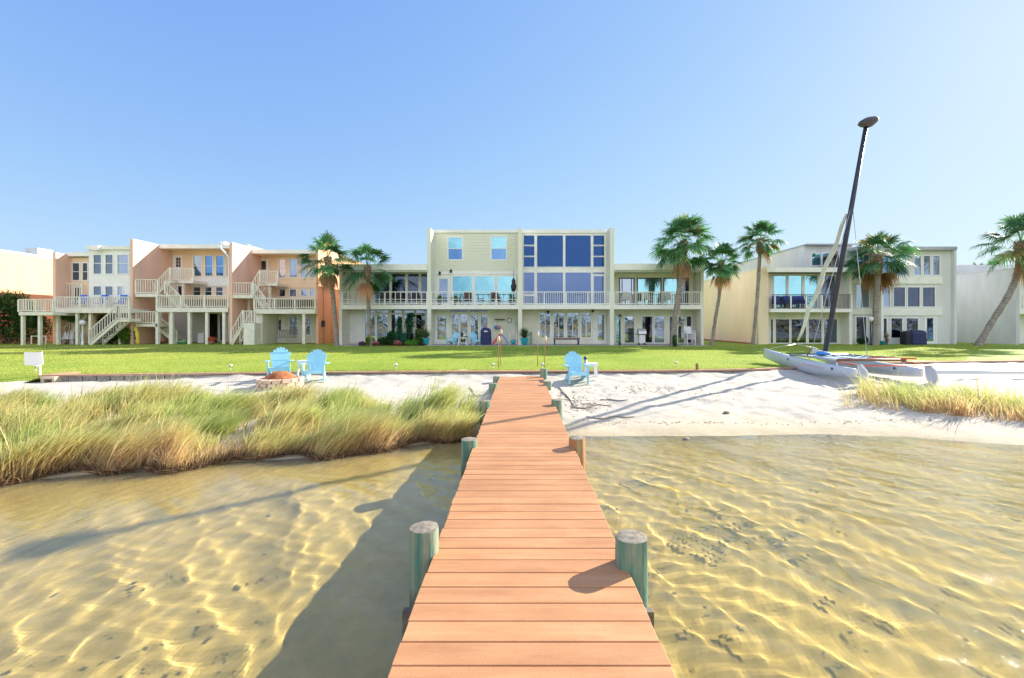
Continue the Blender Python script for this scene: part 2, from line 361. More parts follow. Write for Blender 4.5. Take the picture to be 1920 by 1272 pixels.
for x in (XL + 0.06, 0.055, XR - 0.06):
    MB().box(x - 0.02, x + 0.02, -3, 12.95, -0.20, -0.03).build('stringer', wgray, dock)
def pile_mat():
    m = bpy.data.materials.new('treated_pile'); nt, N, L = nodes(m); b = N['Principled BSDF']; b.inputs['Roughness'].default_value = 0.85
    tc = N.new('ShaderNodeTexCoord'); mp = N.new('ShaderNodeMapping'); mp.inputs['Scale'].default_value = (9, 9, 0.9); L.new(tc.outputs['Object'], mp.inputs[0])
    nz = N.new('ShaderNodeTexNoise'); nz.inputs['Scale'].default_value = 1.4; nz.inputs['Detail'].default_value = 8; nz.inputs['Roughness'].default_value = 0.65; L.new(mp.outputs[0], nz.inputs['Vector'])
    rp = N.new('ShaderNodeValToRGB'); e = rp.color_ramp.elements; e[0].position = 0.28; e[0].color = (0.05, 0.085, 0.06, 1); e[1].position = 0.72; e[1].color = (0.36, 0.30, 0.19, 1)
    q = e.new(0.45); q.color = (0.11, 0.24, 0.18, 1); q = e.new(0.58); q.color = (0.27, 0.30, 0.22, 1)
    L.new(nz.outputs['Fac'], rp.inputs['Fac'])
    # wet algae collar just above the water
    g = N.new('ShaderNodeNewGeometry'); sp = N.new('ShaderNodeSeparateXYZ'); L.new(g.outputs['Position'], sp.inputs[0])
    n4 = N.new('ShaderNodeTexNoise'); n4.inputs['Scale'].default_value = 12; L.new(g.outputs['Position'], n4.inputs['Vector'])
    zz = N.new('ShaderNodeMath'); zz.operation = 'MULTIPLY_ADD'; zz.inputs[1].default_value = .18; L.new(n4.outputs['Fac'], zz.inputs[0]); L.new(sp.outputs['Z'], zz.inputs[2])
    mr = N.new('ShaderNodeMapRange'); mr.inputs['From Min'].default_value = -.22; mr.inputs['From Max'].default_value = -.12; mr.inputs['To Min'].default_value = .75; mr.inputs['To Max'].default_value = 0; L.new(zz.outputs[0], mr.inputs['Value'])
    ml = N.new('ShaderNodeMix'); ml.data_type = 'RGBA'; L.new(mr.outputs[0], ml.inputs[0]); L.new(rp.outputs[0], ml.inputs[6]); ml.inputs[7].default_value = (.05,.055,.03,1); L.new(ml.outputs[2], b.inputs['Base Color'])
    bp = N.new('ShaderNodeBump'); bp.inputs['Strength'].default_value = 1.0; bp.inputs['Distance'].default_value = 0.02; L.new(nz.outputs['Fac'], bp.inputs['Height']); L.new(bp.outputs[0], b.inputs['Normal'])
    return m
def pile_top_mat():
    m = bpy.data.materials.new('pile_end_grain'); nt, N, L = nodes(m); b = N['Principled BSDF']; b.inputs['Roughness'].default_value = 0.9
    tc = N.new('ShaderNodeTexCoord'); nz = N.new('ShaderNodeTexNoise'); nz.inputs['Scale'].default_value = 22; nz.inputs['Detail'].default_value = 5; L.new(tc.outputs['Object'], nz.inputs['Vector'])
    rp = N.new('ShaderNodeValToRGB'); rp.color_ramp.elements[0].position = 0.35; rp.color_ramp.elements[0].color = (0.14, 0.12, 0.09, 1); rp.color_ramp.elements[1].position = 0.65; rp.color_ramp.elements[1].color = (0.30, 0.27, 0.22, 1)
    L.new(nz.outputs['Fac'], rp.inputs['Fac']); L.new(rp.outputs[0], b.inputs['Base Color']); return m
PM, PT = pile_mat(), pile_top_mat()
PM2 = PM.copy(); PM2.name = 'brown_pile'
for e_, c_ in zip(PM2.node_tree.nodes['Color Ramp'].color_ramp.elements, ((.16,.09,.045,1),(.42,.20,.08,1),(.34,.27,.15,1),(.46,.36,.20,1))): e_.color = c_
rust = mat('orange_lichen', (0.42, 0.17, 0.05), 0.9, 0.3, 9)
for i, (x, y, zt, rr) in enumerate([(-.625,2.93,.165,.095),(.70,2.76,.185,.097),(-.61,5.42,.10,.10),(.705,5.38,.13,.10),(-.615,8.02,.12,.10),(.705,8.2,.11,.10),
                       (-.61,10.5,.10,.10),(.705,10.9,.10,.10),(-.61,12.1,.08,.10),(.705,12.55,.24,.10),(-.62,.2,.17,.1),(.70,.1,.18,.1)]):
    bed = float(sand_z(np.array([x]), np.array([y]))[0]) - 0.3
    q = MB(); n = 28; lv = 8; rj = np.random.default_rng(i); ph = rj.random(6) * 6.28
    vs = []
    for k in range(lv + 1):
        z = bed + (zt - 0.008 - bed) * k / lv
        for a in range(n):
            t = 2 * math.pi * a / n
            rad = rr * (1 + 0.025 * math.sin(3 * t + ph[0]) + 0.015 * math.sin(7 * t + ph[1] + z) - 0.02 * (k == lv) + 0.01 * math.sin(11 * t + ph[2]))
            vs.append((x + rad * math.cos(t), y + rad * math.sin(t), z))
    q.add(vs, [(k*n+a, k*n+(a+1)%n, (k+1)*n+(a+1)%n, (k+1)*n+a) for k in range(lv) for a in range(n)], True)
    q.add([(x + rr*1.3*math.cos(2*math.pi*a/n)*0 , y, bed) for a in range(1)], [])
    p = q.build('piling', PM2 if i == 3 else PM, dock)
    if i == 3: p['label'] = 'brown weathered piling with an orange scar'
    t = MB(); vs = [(x, y, zt + .004)] + [(x + rr*.55*math.cos(6.283*a/n), y + rr*.55*math.sin(6.283*a/n), zt + 0.003*math.sin(3*a)) for a in range(n)] + [vs[lv*n+a][:2] + (zt - 0.008,) for a in range(n)]
    t.add(vs, [(0, 1+a, 1+(a+1)%n) for a in range(n)] + [(1+a, 1+n+a, 1+n+(a+1)%n, 1+(a+1)%n) for a in range(n)], True)
    t.build('end_grain', PT, p)
for y in (0.1, 2.62, 5.6, 8.2, 10.8):
    MB().box(XL - 0.13, XR + 0.13, y, y + 0.045, -0.36, -0.205).build('cross_beam', wgray, dock)
MB().box(-.70, -.585, 3.035, 3.075, -0.30, -0.10).build('cleat_block', mat('grey_block', (0.25, 0.27, 0.33), .8), dock)
# ---------------------------------------------------------------- building kit
def glass(name, refl, tintc, thru, gl=0.5, rough=0.02, dif=0.0, dc=(0,0,0)):
    m = bpy.data.materials.new(name); nt, N, L = nodes(m); out = N['Material Output']; N.remove(N['Principled BSDF'])
    g = N.new('ShaderNodeBsdfGlossy'); g.inputs['Color'].default_value = (*refl, 1); g.inputs['Roughness'].default_value = rough
    nz = N.new('ShaderNodeTexNoise'); nz.inputs['Scale'].default_value = 0.8; bp = N.new('ShaderNodeBump'); bp.inputs['Strength'].default_value = 0.25; bp.inputs['Distance'].default_value = 0.05
    tc = N.new('ShaderNodeTexCoord'); L.new(tc.outputs['Object'], nz.inputs['Vector']); L.new(nz.outputs['Fac'], bp.inputs['Height']); L.new(bp.outputs[0], g.inputs['Normal'])
    t = N.new('ShaderNodeBsdfTransparent'); t.inputs['Color'].default_value = (*thru, 1)
    mx = N.new('ShaderNodeMixShader'); mx.inputs[0].default_value = gl; L.new(t.outputs[0], mx.inputs[1]); L.new(g.outputs[0], mx.inputs[2]); res = mx
    if dif > 0:
        d = N.new('ShaderNodeBsdfDiffuse'); d.inputs['Color'].default_value = (*dc, 1)
        m2 = N.new('ShaderNodeMixShader'); m2.inputs[0].default_value = dif; L.new(mx.outputs[0], m2.inputs[1]); L.new(d.outputs[0], m2.inputs[2]); res = m2
    L.new(res.outputs[0], out.inputs['Surface']); return m
G = {'cyan': glass('cyan_glass', (.42,.80,.90), 0, (.3,.45,.5), .72, dif=.14, dc=(.10,.38,.45)),
     'blue': glass('blue_glass', (.22,.42,.72), 0, (.3,.4,.5), .62),
     'dark': glass('dark_glass', (.28,.32,.42), 0, (.5,.5,.5), .35),
     'clear': glass('clear_glass', (.62,.72,.85), 0, (.75,.8,.8), .42),
     'pale': glass('pale_glass', (.55,.65,.85), 0, (.6,.65,.7), .55, dif=.35, dc=(.40,.47,.60)),
     'gray': glass('gray_glass', (.35,.42,.55), 0, (.4,.45,.5), .5, dif=.3, dc=(.10,.14,.20)),
     'screen': glass('insect_screen', (.10,.24,.60), 0, (.20,.32,.62), .28, rough=.07, dif=.26, dc=(.05,.13,.36)),
     'screen2': glass('insect_screen_lower', (.28,.40,.70), 0, (.25,.33,.5), .45, rough=.08, dif=.26, dc=(.12,.19,.38))}
WHITE = mat('white_paint', (.86,.86,.84), .5, .05, 2)
TRIM = mat('pale_trim', (.84,.84,.78), .6, .06, 2)
SAGE = mat('sage_stucco', (.78,.78,.66), .9, .08, 1.2, bump=.15, bscale=60, stretch=(1,1,.25))
CREAM = mat('cream_stucco', (.80,.77,.66), .9, .10, 1.6, bump=.15, bscale=60, stretch=(1,1,.25))
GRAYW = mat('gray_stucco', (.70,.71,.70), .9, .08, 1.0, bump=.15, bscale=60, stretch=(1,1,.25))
BEIGE = mat('beige_stucco', (.84,.70,.49), .9, .07, .8, bump=.15, bscale=60, stretch=(1,1,.25))
PEACH = mat('peach_stucco', (.84,.54,.40), .9, .10, 1.0, bump=.15, bscale=60, stretch=(1,1,.25))
ORANGE = mat('orange_stucco', (.80,.44,.28), .9, .07, 1.0, bump=.15, bscale=60, stretch=(1,1,.25))
PALEP = mat('pale_peach_stucco', (.90,.69,.49), .9, .07, 1.0, bump=.15, bscale=60, stretch=(1,1,.25))
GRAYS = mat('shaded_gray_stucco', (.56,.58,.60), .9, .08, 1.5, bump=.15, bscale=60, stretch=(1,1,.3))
DECKW = mat('painted_deck_wood', (.84,.80,.68), .75, .1, 3)
SHINGLE = mat('roof_felt', (.30,.29,.27), .9, .2, 4)
METAL = mat('gray_flashing', (.42,.44,.47), .45, .1, 3, metal=.3)
INSIDE = mat('room_wall', (.42,.38,.32), .9, .1, 1)
INFLOOR = mat('room_floor', (.25,.18,.12), .7, .2, 3)
CURT = mat('curtain_cloth', (.68,.66,.60), .9, .08, 2, trans=.3)
BLACK = mat('black_metal', (.03,.03,.035), .5, .1, 4)
NAVY = mat('navy_paint', (.03,.05,.16), .5, .1, 4)
TEAL = mat('teal_glaze', (.02,.35,.42), .3, .15, 5)
LBLUE = mat('sky_blue_resin', (.30,.64,.80), .45, .05, 3)
WPLAS = mat('white_plastic', (.75,.75,.78), .4, .04, 3)
def siding_mat():
    m = bpy.data.materials.new('lap_siding'); nt, N, L = nodes(m); b = N['Principled BSDF']; b.inputs['Roughness'].default_value = .7
    nz = N.new('ShaderNodeTexNoise'); nz.inputs['Scale'].default_value = 1.5; rp = N.new('ShaderNodeValToRGB')
    rp.color_ramp.elements[0].color = (.75,.76,.62,1); rp.color_ramp.elements[1].color = (.80,.81,.68,1); L.new(nz.outputs['Fac'], rp.inputs['Fac']); L.new(rp.outputs[0], b.inputs['Base Color'])
    tc = N.new('ShaderNodeTexCoord'); wv = N.new('ShaderNodeTexWave'); wv.wave_type = 'BANDS'; wv.bands_direction = 'Z'; wv.wave_profile = 'SAW'; wv.inputs['Scale'].default_value = 1.55
    L.new(tc.outputs['Object'], wv.inputs['Vector']); bp = N.new('ShaderNodeBump'); bp.inputs['Distance'].default_value = .02; bp.inputs['Strength'].default_value = 1
    L.new(wv.outputs['Fac'], bp.inputs['Height']); L.new(bp.outputs[0], b.inputs['Normal']); return m
SIDING = siding_mat()

def frame_mb(x0, x1, z0, z1, y, t=.06, d=.08, cols=(), rows=()):
    q = MB(); q.box(x0, x0+t, y-d/2, y+d/2, z0, z1); q.box(x1-t, x1, y-d/2, y+d/2, z0, z1)
    q.box(x0+t, x1-t, y-d/2, y+d/2, z0, z0+t); q.box(x0+t, x1-t, y-d/2, y+d/2, z1-t, z1)
    for c in cols: xx = x0 + (x1-x0)*c; q.box(xx-t*.35, xx+t*.35, y-d*.4, y+d*.4, z0+t, z1-t)
    for r in rows: zz = z0 + (z1-z0)*r; q.box(x0+t, x1-t, y-d*.3, y+d*.3, zz-t*.3, zz+t*.3)
    return q
class Facade:
    """One flat wall plane at depth Y; openings are cut through it."""
    def __init__(s, par, Y, sx0, sx1, sy0, sy1, m, thick=.18):
        s.p, s.Y, s.m, s.t = par, Y, m, thick
        s.x0, s.x1 = wx(sx0, Y), wx(sx1, Y); s.z1 = wz(sy0, Y); s.z0 = wz(sy1, Y) if sy1 else GZ - .02
        s.h = []
    def rect(s, a, b, t, u): return wx(a, s.Y), wx(b, s.Y), (wz(u, s.Y) if u < 640 else max(wz(u, s.Y), GZ + .03)), wz(t, s.Y)
    def win(s, a, b, t, u, g='dark', cols=(), rows=(), fr=None, ft=.05, curtain=None, blind=None, name='window'):
        x0, x1, z0, z1 = s.rect(a, b, t, u); s.h.append((x0, x1, z0, z1))
        w_ = frame_mb(x0 - .012, x1 + .012, z0 - .012, z1 + .012, s.Y + .02, ft, .1, cols, rows).build(name, fr or WHITE, s.p)
        MB().box(x0 + ft*.8, x1 - ft*.8, s.Y + .012, s.Y + .022, z0 + ft*.8, z1 - ft*.8).build('pane', G[g], w_)
        if curtain:
            q = MB()
            for c0, c1 in curtain:
                a0 = x0 + (x1-x0)*c0; a1 = x0 + (x1-x0)*c1; n = max(4, int((a1-a0)/.06))
                vs = []; 
                for i in range(n+1):
                    xx = a0 + (a1-a0)*i/n; yy = s.Y + .28 + .03*math.sin(i*2.1)
                    vs += [(xx, yy, z0), (xx, yy, z1)]
                q.add(vs, [(2*i, 2*i+2, 2*i+3, 2*i+1) for i in range(n)], True)
            q.build('curtain', CURT, w_)
        if blind:
            q = MB(); zb = z1 - (z1-z0)*blind; k = int((z1-zb)/.05)
            for i in range(k): q.box(x0+ft, x1-ft, s.Y+.09, s.Y+.115, z1-.05*(i+1)+.012, z1-.05*i)
            q.build('blind', CURT, w_)
        return w_
    def door(s, a, b, t, u, glassbox=None, g='clear', m=None, rows=(), cols=(), name='door', hx=None):
        x0, x1, z0, z1 = s.rect(a, b, t, u); s.h.append((x0, x1, z0, z1))
        d = MB(); f = .07
        d.box(x0-.01, x0+f, s.Y-.03, s.Y+.09, z0, z1+.01); d.box(x1-f, x1+.01, s.Y-.03, s.Y+.09, z0, z1+.01); d.box(x0+f, x1-f, s.Y-.03, s.Y+.09, z1-f, z1+.01)
        if glassbox:
            gx0, gx1, gz0, gz1 = s.rect(*glassbox)
            d.box(x0+f, gx0, s.Y, s.Y+.05, z0, z1-f); d.box(gx1, x1-f, s.Y, s.Y+.05, z0, z1-f); d.box(gx0, gx1, s.Y, s.Y+.05, z0, gz0); d.box(gx0, gx1, s.Y, s.Y+.05, gz1, z1-f)
            for c in cols: xx = gx0+(gx1-gx0)*c; d.box(xx-.012, xx+.012, s.Y+.005, s.Y+.04, gz0, gz1)
            for r_ in rows: zz = gz0+(gz1-gz0)*r_; d.box(gx0, gx1, s.Y+.007, s.Y+.038, zz-.012, zz+.012)
        else: d.box(x0+f, x1-f, s.Y, s.Y+.05, z0, z1-f)
        o = d.build(name, m or WHITE, s.p)
        if glassbox: MB().box(gx0, gx1, s.Y+.02, s.Y+.028, gz0, gz1).build('pane', G[g], o)
        hx_ = x0 + .13 if hx is None else hx
        MB().box(hx_-.015, hx_+.015, s.Y-.05, s.Y-.002, (z0+z1)/2-.10, (z0+z1)/2+.02).build('handle', METAL, o)
        return o
    def finish(s, name='wall', extra=()):
        H = s.h + list(extra)
        xs = sorted(set([s.x0, s.x1] + [min(max(v, s.x0), s.x1) for h in H for v in h[:2]])); zs = sorted(set([s.z0, s.z1] + [min(max(v, s.z0), s.z1) for h in H for v in h[2:]]))
        q = MB()
        for i in range(len(xs)-1):
            run = None
            for j in range(len(zs)-1):
                cx, cz = (xs[i]+xs[i+1])/2, (zs[j]+zs[j+1])/2
                hole = any(h[0] < cx < h[1] and h[2] < cz < h[3] for h in H)
                if not hole and run is None: run = zs[j]
                if (hole or j == len(zs)-2) and run is not None:
                    q.box(xs[i], xs[i+1], s.Y, s.Y+s.t, run, zs[j] if hole else zs[j+1]); run = None
        return q.build(name, s.m, s.p)
def rail_mb(p0, p1, z0a, z1a, z0b, z1b, sp=.35, post=1.4, mids=(), bw=.045, top=.05, endposts=True, lowrail=.08, inset=0):
    """railing from p0 to p1 (x, y); bottom / top heights at each end"""
    q = MB(); P0 = Vector((*p0, 0)); P1 = Vector((*p1, 0)); Ln = (P1 - P0).length
    at = lambda t, zz: (p0[0]+(p1[0]-p0[0])*t, p0[1]+(p1[1]-p0[1])*t, zz)
    zt = lambda t: z1a + (z1b - z1a)*t; zb = lambda t: z0a + (z0b - z0a)*t
    q.bar(at(0, zt(0)-top/2), at(1, zt(1)-top/2), top*1.6, top)
    q.bar(at(0, zb(0)+lowrail), at(1, zb(1)+lowrail), .04, .05)
    for mfrac in mids:
        q.bar(at(0, zb(0)+(zt(0)-zb(0))*mfrac), at(1, zb(1)+(zt(1)-zb(1))*mfrac), .035, .035)
    n = max(1, int(round(Ln/sp)))
    for i in range(n+1):
        t = i/n
        if 0 < t < 1: a = at(t, zb(t)+lowrail+.026); b = at(t, zt(t)-top); q.bar(a, b, bw, bw*.8, up=(p1[0]-p0[0], p1[1]-p0[1], 0))
    n = max(1, int(round(Ln/post)))
    for i in range(n+1):
        t = i/n
        if endposts or 0 < t < 1: q.bar(at(t, zb(t)), at(t, zt(t)-top-.002), bw*2, bw*2, up=(p1[0]-p0[0], p1[1]-p0[1], 0))
    return q
def stairs_mb(x0, z0, x1, z1, ya, yb, n=None):
    n = n or max(3, int(abs(z1-z0)/.19)); q = MB()
    for y in (ya, yb-.05):
        q.add([(x0,y,z0-.12),(x1,y,z1-.22),(x1,y,z1+.02),(x0,y,z0+.14),(x0,y+.05,z0-.12),(x1,y+.05,z1-.22),(x1,y+.05,z1+.02),(x0,y+.05,z0+.14)],
              [(0,3,2,1),(4,5,6,7),(0,1,5,4),(1,2,6,5),(2,3,7,6),(3,0,4,7)])
    for i in range(n):
        t = (i+.5)/n; xc = x0+(x1-x0)*t; zc = z0+(z1-z0)*(i+1)/n - .03; w_ = abs(x1-x0)/n*.55
        q.box(xc-w_, xc+w_, ya+.05, yb-.05, zc-.02, zc+.02)
    return q
def block(par, name, m, x0, x1, y0, y1, z0, z1, bev=0):
    return MB().box(x0, x1, y0, y1, z0, z1).build(name, m, par, bevel=bev)
def rooms(par, x0, x1, Y, depth, levels, m=None):
    """floor slabs, back wall and a cross wall, so that the windows look into real rooms"""
    q = MB()
    for z in levels: q.box(x0, x1, Y + .2, Y + depth, z - .12, z - .002)
    q.build('floor_slab', INFLOOR, par)
    block(par, 'back_wall', m or INSIDE, x0, x1, Y + depth, Y + depth + .15, GZ, levels[-1])
# ---------------------------------------------------------------- centre row: four units
YF, YR = 29.5, 30.9
def X_(s): return wx(s, YF)
def Zf(s): return wz(s, YF)
ZS0, ZS1 = Zf(580), Zf(572)                # balcony slab
D = 9.0
MULCH = mat('dark_mulch', (.10,.05,.04), .95, .4, 12)
# C0 two storeys, left
c0 = thing('townhouse', (X_(720), YF, GZ), 'two storey unit behind two palms with lamp lit garden bed and sliding glass doors below', 'townhouse', 'connected units of the centre row')
xa, xb = X_(636), X_(801); Zr0 = Zf(497)
block(c0, 'side_wall', CREAM, xa, xa+.18, YF, YF+D, GZ-.02, Zr0); 
f = Facade(c0, YR, 641, 806, 512, None, CREAM)
f.win(734,761,513,571,'dark',fr=WHITE,curtain=[(0,.25)]); f.win(764,786,513,571,'dark'); f.win(789,803.5,513,571,'dark')
f.win(700,731,513,571,'gray',curtain=[(0,.4)]); 
f.door(652.5,682,588,642,hx=wx(656,YR)).name = 'storage_door'
for a,b,g_ in ((684,704,'clear'),(706,728.5,'clear'),(733,754,'clear'),(757,777,'clear'),(779,803,'clear')):
    f.win(a,b,589.5,642,g_,name='sliding_door'); f.win(a,b,581.5,588,'pale',name='transom')
f.h.pop; f.finish()
for q in (c0,): block(q, 'balcony_slab', TRIM, xa+.18, xb, YF, YR, ZS0, ZS1)
block(c0, 'roof', SHINGLE, xa+.18, xb, YF+.1, YF+D, Zr0-.12, Zr0-.03)
block(c0, 'fascia', TRIM, xa-.04, xb, YF-.12, YF-.002, Zf(507.5), Zr0+.03)
block(c0, 'soffit', TRIM, xa+.18, xb, YF, YR, Zf(510), Zf(508))
rail_mb((xa+.2, YF+.06), (xb-.02, YF+.06), ZS1, Zf(547), ZS1, Zf(547), sp=.36, post=2.9, mids=(.22,.42), bw=.045).build('railing', WHITE, c0)
rooms(c0, xa+.18, xb, YR, 4, [ZS1+.1, Zr0-.13])
# C1 three storeys with lap siding
c1 = thing('townhouse', (X_(888), YF, GZ), 'three storey unit with sage lap siding and two white sash windows at the top', 'townhouse', 'connected units of the centre row')
xm = X_(971.5); Zt = Zf(431)
for s_ in (0,):
    block(c1, 'party_wall', SAGE, xb, X_(808), YF, YF+D, GZ-.02, Zf(428.5)); block(c1, 'party_wall', SAGE, xm, X_(979), YF, YF+D, GZ-.02, Zf(428))
a1 = X_(808); 
f = Facade(c1, YR, 805, 976, 431.8, 508, SIDING); f.x0, f.x1 = a1, xm
for a in ((839,868.6,444,488.7), (919.7,951,442.5,488.7)):
    w_ = f.win(*a, 'cyan', rows=(.5,), ft=.09, blind=.5)
    MB().box(wx(a[0]+2,YR), wx(a[1]-2,YR), YR+.002, YR+.010, wz(487,YR), wz(467,YR)).build('lower_pane', G['blue'], w_)
f.finish('siding_wall')
f = Facade(c1, YR, 805, 976, 508, None, SAGE); f.x0, f.x1 = a1, xm
f.door(819.5,843,518,573.5,(823.5,839.5,523,568),'pale')
for a,b in ((847,886.5),(888.5,929),(931,968)): f.win(a,b,517,570,'cyan',ft=.08)
f.door(814.6,841.5,588,646,(820.5,836.5,594,637),'clear')
f.win(846,861,589,643,'clear',name='sliding_door',curtain=[(0,.3)]); f.win(862.5,878,589,643,'clear',name='sliding_door'); f.win(881,898,590,643,'clear',name='sliding_door',ft=.08)
f.door(899.5,916,589,646,(902,914,592,628),'pale')
f.win(845,877,582,585,'dark',ft=.015,name='vent'); f.win(882,914,582,585,'dark',ft=.015,name='vent')
f.finish()
block(c1, 'balcony_slab', TRIM, a1, xm, YF, YR, ZS0, ZS1)
block(c1, 'roof', SHINGLE, a1, xm, YR+.19, YF+D, Zf(436)-.1, Zf(436)+.06)
block(c1, 'parapet', TRIM, a1, xm, YR-.08, YR-.003, wz(437,YR), wz(431.5,YR))
block(c1, 'trim_board', WHITE, a1, xm, YR-.03, YR-.002, wz(514.5,YR), wz(510,YR))
rail_mb((a1+.02, YF+.06), (xm-.02, YF+.06), ZS1, Zf(547), ZS1, Zf(547), sp=.36, post=1.42, mids=(.22,.42), bw=.035).build('railing', WHITE, c1)
rooms(c1, a1, xm, YR, 4, [ZS1+.1, Zf(508), Zf(436)-.11])
block(c1, 'roof_vent', METAL, X_(843), X_(861), YF+2.5, YF+3.2, Zf(436), Zf(428.5))
# C2 three storeys of screens
c2 = thing('townhouse', (X_(1062), YF, GZ), 'three storey unit with tall blue screened porches on its two upper floors', 'townhouse', 'connected units of the centre row')
x2, x3 = X_(979), X_(1144)
block(c2, 'party_wall', SAGE, x3, X_(1151.5), YF, YF+D, GZ-.02, Zf(427.5))
f = Facade(c2, YR, 979, 1142, 431.8, None, TRIM); f.x0, f.x1 = x2, x3
for a,b in ((981.6,1002.3),(1112,1133)):
    for t_,u_ in ((441.5,460),(461.5,480.5),(482,501)): f.win(a,b,t_,u_,'screen',ft=.03,name='screen_panel')
for a,b in ((1006.5,1056),(1059.5,1108)):
    f.win(a,b,441.5,501,'screen',ft=.03,name='screen_panel'); f.win(a,b,511,571.5,'screen2',ft=.03,name='screen_panel')
f.win(981.6,1002.3,511,552,'screen2',ft=.03,name='screen_panel'); f.win(981.6,1002.3,555,571.5,'screen2',ft=.03,name='screen_panel')
f.win(1111,1133,511,514.5,'screen2',ft=.02,name='screen_panel'); f.win(1111,1134,516,571.5,'screen2',ft=.09,name='screen_door')
f.finish('porch_frame', extra=[(f.x0, f.x1, f.z0, wz(573, YR))])
f = Facade(c2, YR, 979, 1142, 573, None, CREAM); f.x0, f.x1 = x2, x3; f.z1 = wz(573, YR) - .002
for a,b in ((1011.5,1033),(1036.6,1058.5),(1062,1085.5),(1088.5,1109.5)): f.win(a,b,586,634.5,'clear',cols=(.5,),ft=.07,curtain=[(.42,.55)])
f.door(1112,1142,585,646,(1121,1133,591,638),'clear')
f.finish()
block(c2, 'balcony_slab', TRIM, x2, x3, YF, YR, ZS0, ZS1)
block(c2, 'roof', SHINGLE, x2, x3, YR+.19, YF+D, Zf(436)-.1, Zf(436)+.06)
block(c2, 'parapet', TRIM, x2, x3, YR-.08, YR-.003, wz(437.5,YR), wz(431,YR))
rail_mb((x2+.02, YF+.06), (x3-.02, YF+.06), ZS1, Zf(547), ZS1, Zf(547), sp=.125, post=1.5, bw=.03).build('railing', WHITE, c2)
rooms(c2, x2, x3, YR, 3.2, [ZS1+.1, Zf(508), Zf(436)-.11])
# inner porch wall with its own window, a ceiling fan and a door
block(c2, 'porch_window', G['cyan'], wx(1078,33), wx(1090,33), 33.6, 33.62, wz(494,33), wz(474,33))
fan = block(c2, 'ceiling_fan', BLACK, wx(1062,32.3), wx(1067,32.3), 32.2, 32.3, wz(470,32.3), wz(462,32.3))
# C3 two storeys, right
c3 = thing('townhouse', (X_(1235), YF, GZ), 'two storey unit at the right end of the centre row with white stacked chairs outside', 'townhouse', 'connected units of the centre row')
x4, x5 = X_(1151.5), X_(1319.5); Zr3 = Zf(496)
block(c3, 'side_wall', CREAM, x5-.18, x5, YF, YF+D, GZ-.02, Zr3)
DK = mat('bronze_frame', (.05,.05,.06), .4, .1, 4)
f = Facade(c3, YR, 1152, 1306, 509, None, SAGE); f.x0, f.x1 = x4, x5-.18
f.win(1161,1189.5,521.6,573,'clear',cols=(.2,.8),fr=DK,ft=.07); f.win(1194.5,1240,521.6,573,'cyan',cols=(.5,),fr=DK,ft=.07,curtain=[(0,.4)]); f.win(1244,1271,521.6,573,'cyan',fr=DK,ft=.07); f.win(1274,1291,521.6,573,'dark',fr=DK,ft=.07)
for a,b,g_ in ((1154,1165,'cyan'),(1170,1190,'clear'),(1203,1224,'dark'),(1226,1246.5,'pale'),(1254,1264,'dark'),(1270,1284,'clear'),(1286,1297,'dark')): f.win(a,b,592.8,644,g_,name='sliding_door',ft=.06)
f.finish()
block(c3, 'balcony_slab', TRIM, x4, x5-.18, YF, YR, ZS0, ZS1)
block(c3, 'roof', SHINGLE, x4, x5-.18, YF+.1, YF+D, Zr3-.12, Zr3-.03)
block(c3, 'fascia', TRIM, x4, x5+.04, YF-.12, YF-.002, Zf(507), Zr3+.03)
block(c3, 'soffit', TRIM, x4, x5-.18, YF, YR, Zf(509.5), Zf(507.5))
rail_mb((x4+.02, YF+.06), (x5-.2, YF+.06), ZS1, Zf(547), ZS1, Zf(547), sp=.13, post=1.95, bw=.03).build('railing', TRIM, c3)
rooms(c3, x4, x5-.18, YR, 4, [ZS1+.1, Zr3-.13])
patio = MB().box(X_(636), X_(1320), YF-.9, YR, GZ-.05, GZ+.028).build('patio_slab', mat('concrete', (.38,.37,.35), .9, .15, 3, bump=.2)); tag(patio, kind='structure')
# ---------------------------------------------------------------- left row
YL = 31.0
def XL_(s, Y=YL): return wx(s, Y)
DL = 9.0
# U1
u1 = thing('townhouse', (XL_(172), YL, GZ), 'leftmost peach unit with a long raised deck on posts and a projecting white window bay', 'townhouse', 'peach units of the left row')
xa1, xb1 = XL_(99), XL_(243.5)
block(u1, 'side_wall', PEACH, xa1, xa1+.2, YL, YL+DL, GZ-.02, wz(473.5,YL))
f = Facade(u1, 32.1, 104, 172, 483, None, PALEP)
f.x0, f.x1 = xa1+.2, wx(166.5, 31.6)
f.win(135,150.5,492.5,527,'gray',rows=(.5,),blind=.4,ft=.07); f.win(154,166,492.5,527,'gray',rows=(.5,),ft=.07); f.door(136,155,535,584,(140,151,540,572),'dark')
f.finish()
yb_ = 31.6
f = Facade(u1, yb_, 166.5, 243, 468, 584, WHITE); f.x1 = xb1
for a,b,c,g_ in ((174.7,191.5,(536,555),'gray'),(197,213,(536,555),'gray'),(219.5,242,(536,555),'pale')):
    f.win(a,b,477,515,g_,rows=(.55,),ft=.07,blind=.5); f.win(a,b if b<240 else 231,*c,g_,ft=.07)
f.finish('bay_wall'); xbay = wx(166.5, yb_)
block(u1, 'bay_side_wall', PALEP, xbay, xbay+.15, yb_+.18, 36, wz(584,yb_), wz(462,yb_))
block(u1, 'bay_roof_edge', TRIM, xbay-.1, xb1, yb_-.15, yb_-.002, wz(468.5,yb_), wz(462,yb_))
block(u1, 'roof', SHINGLE, xa1+.2, xbay, 31.95, YL+DL, wz(482,32), wz(474.5,32)); block(u1, 'bay_roof', SHINGLE, xbay+.15, xb1, yb_+.18, YL+DL, wz(467,yb_), wz(463,yb_))
block(u1, 'fascia', TRIM, xa1+.2, xbay, 31.8, 31.94, wz(481.5,32), wz(474,32))
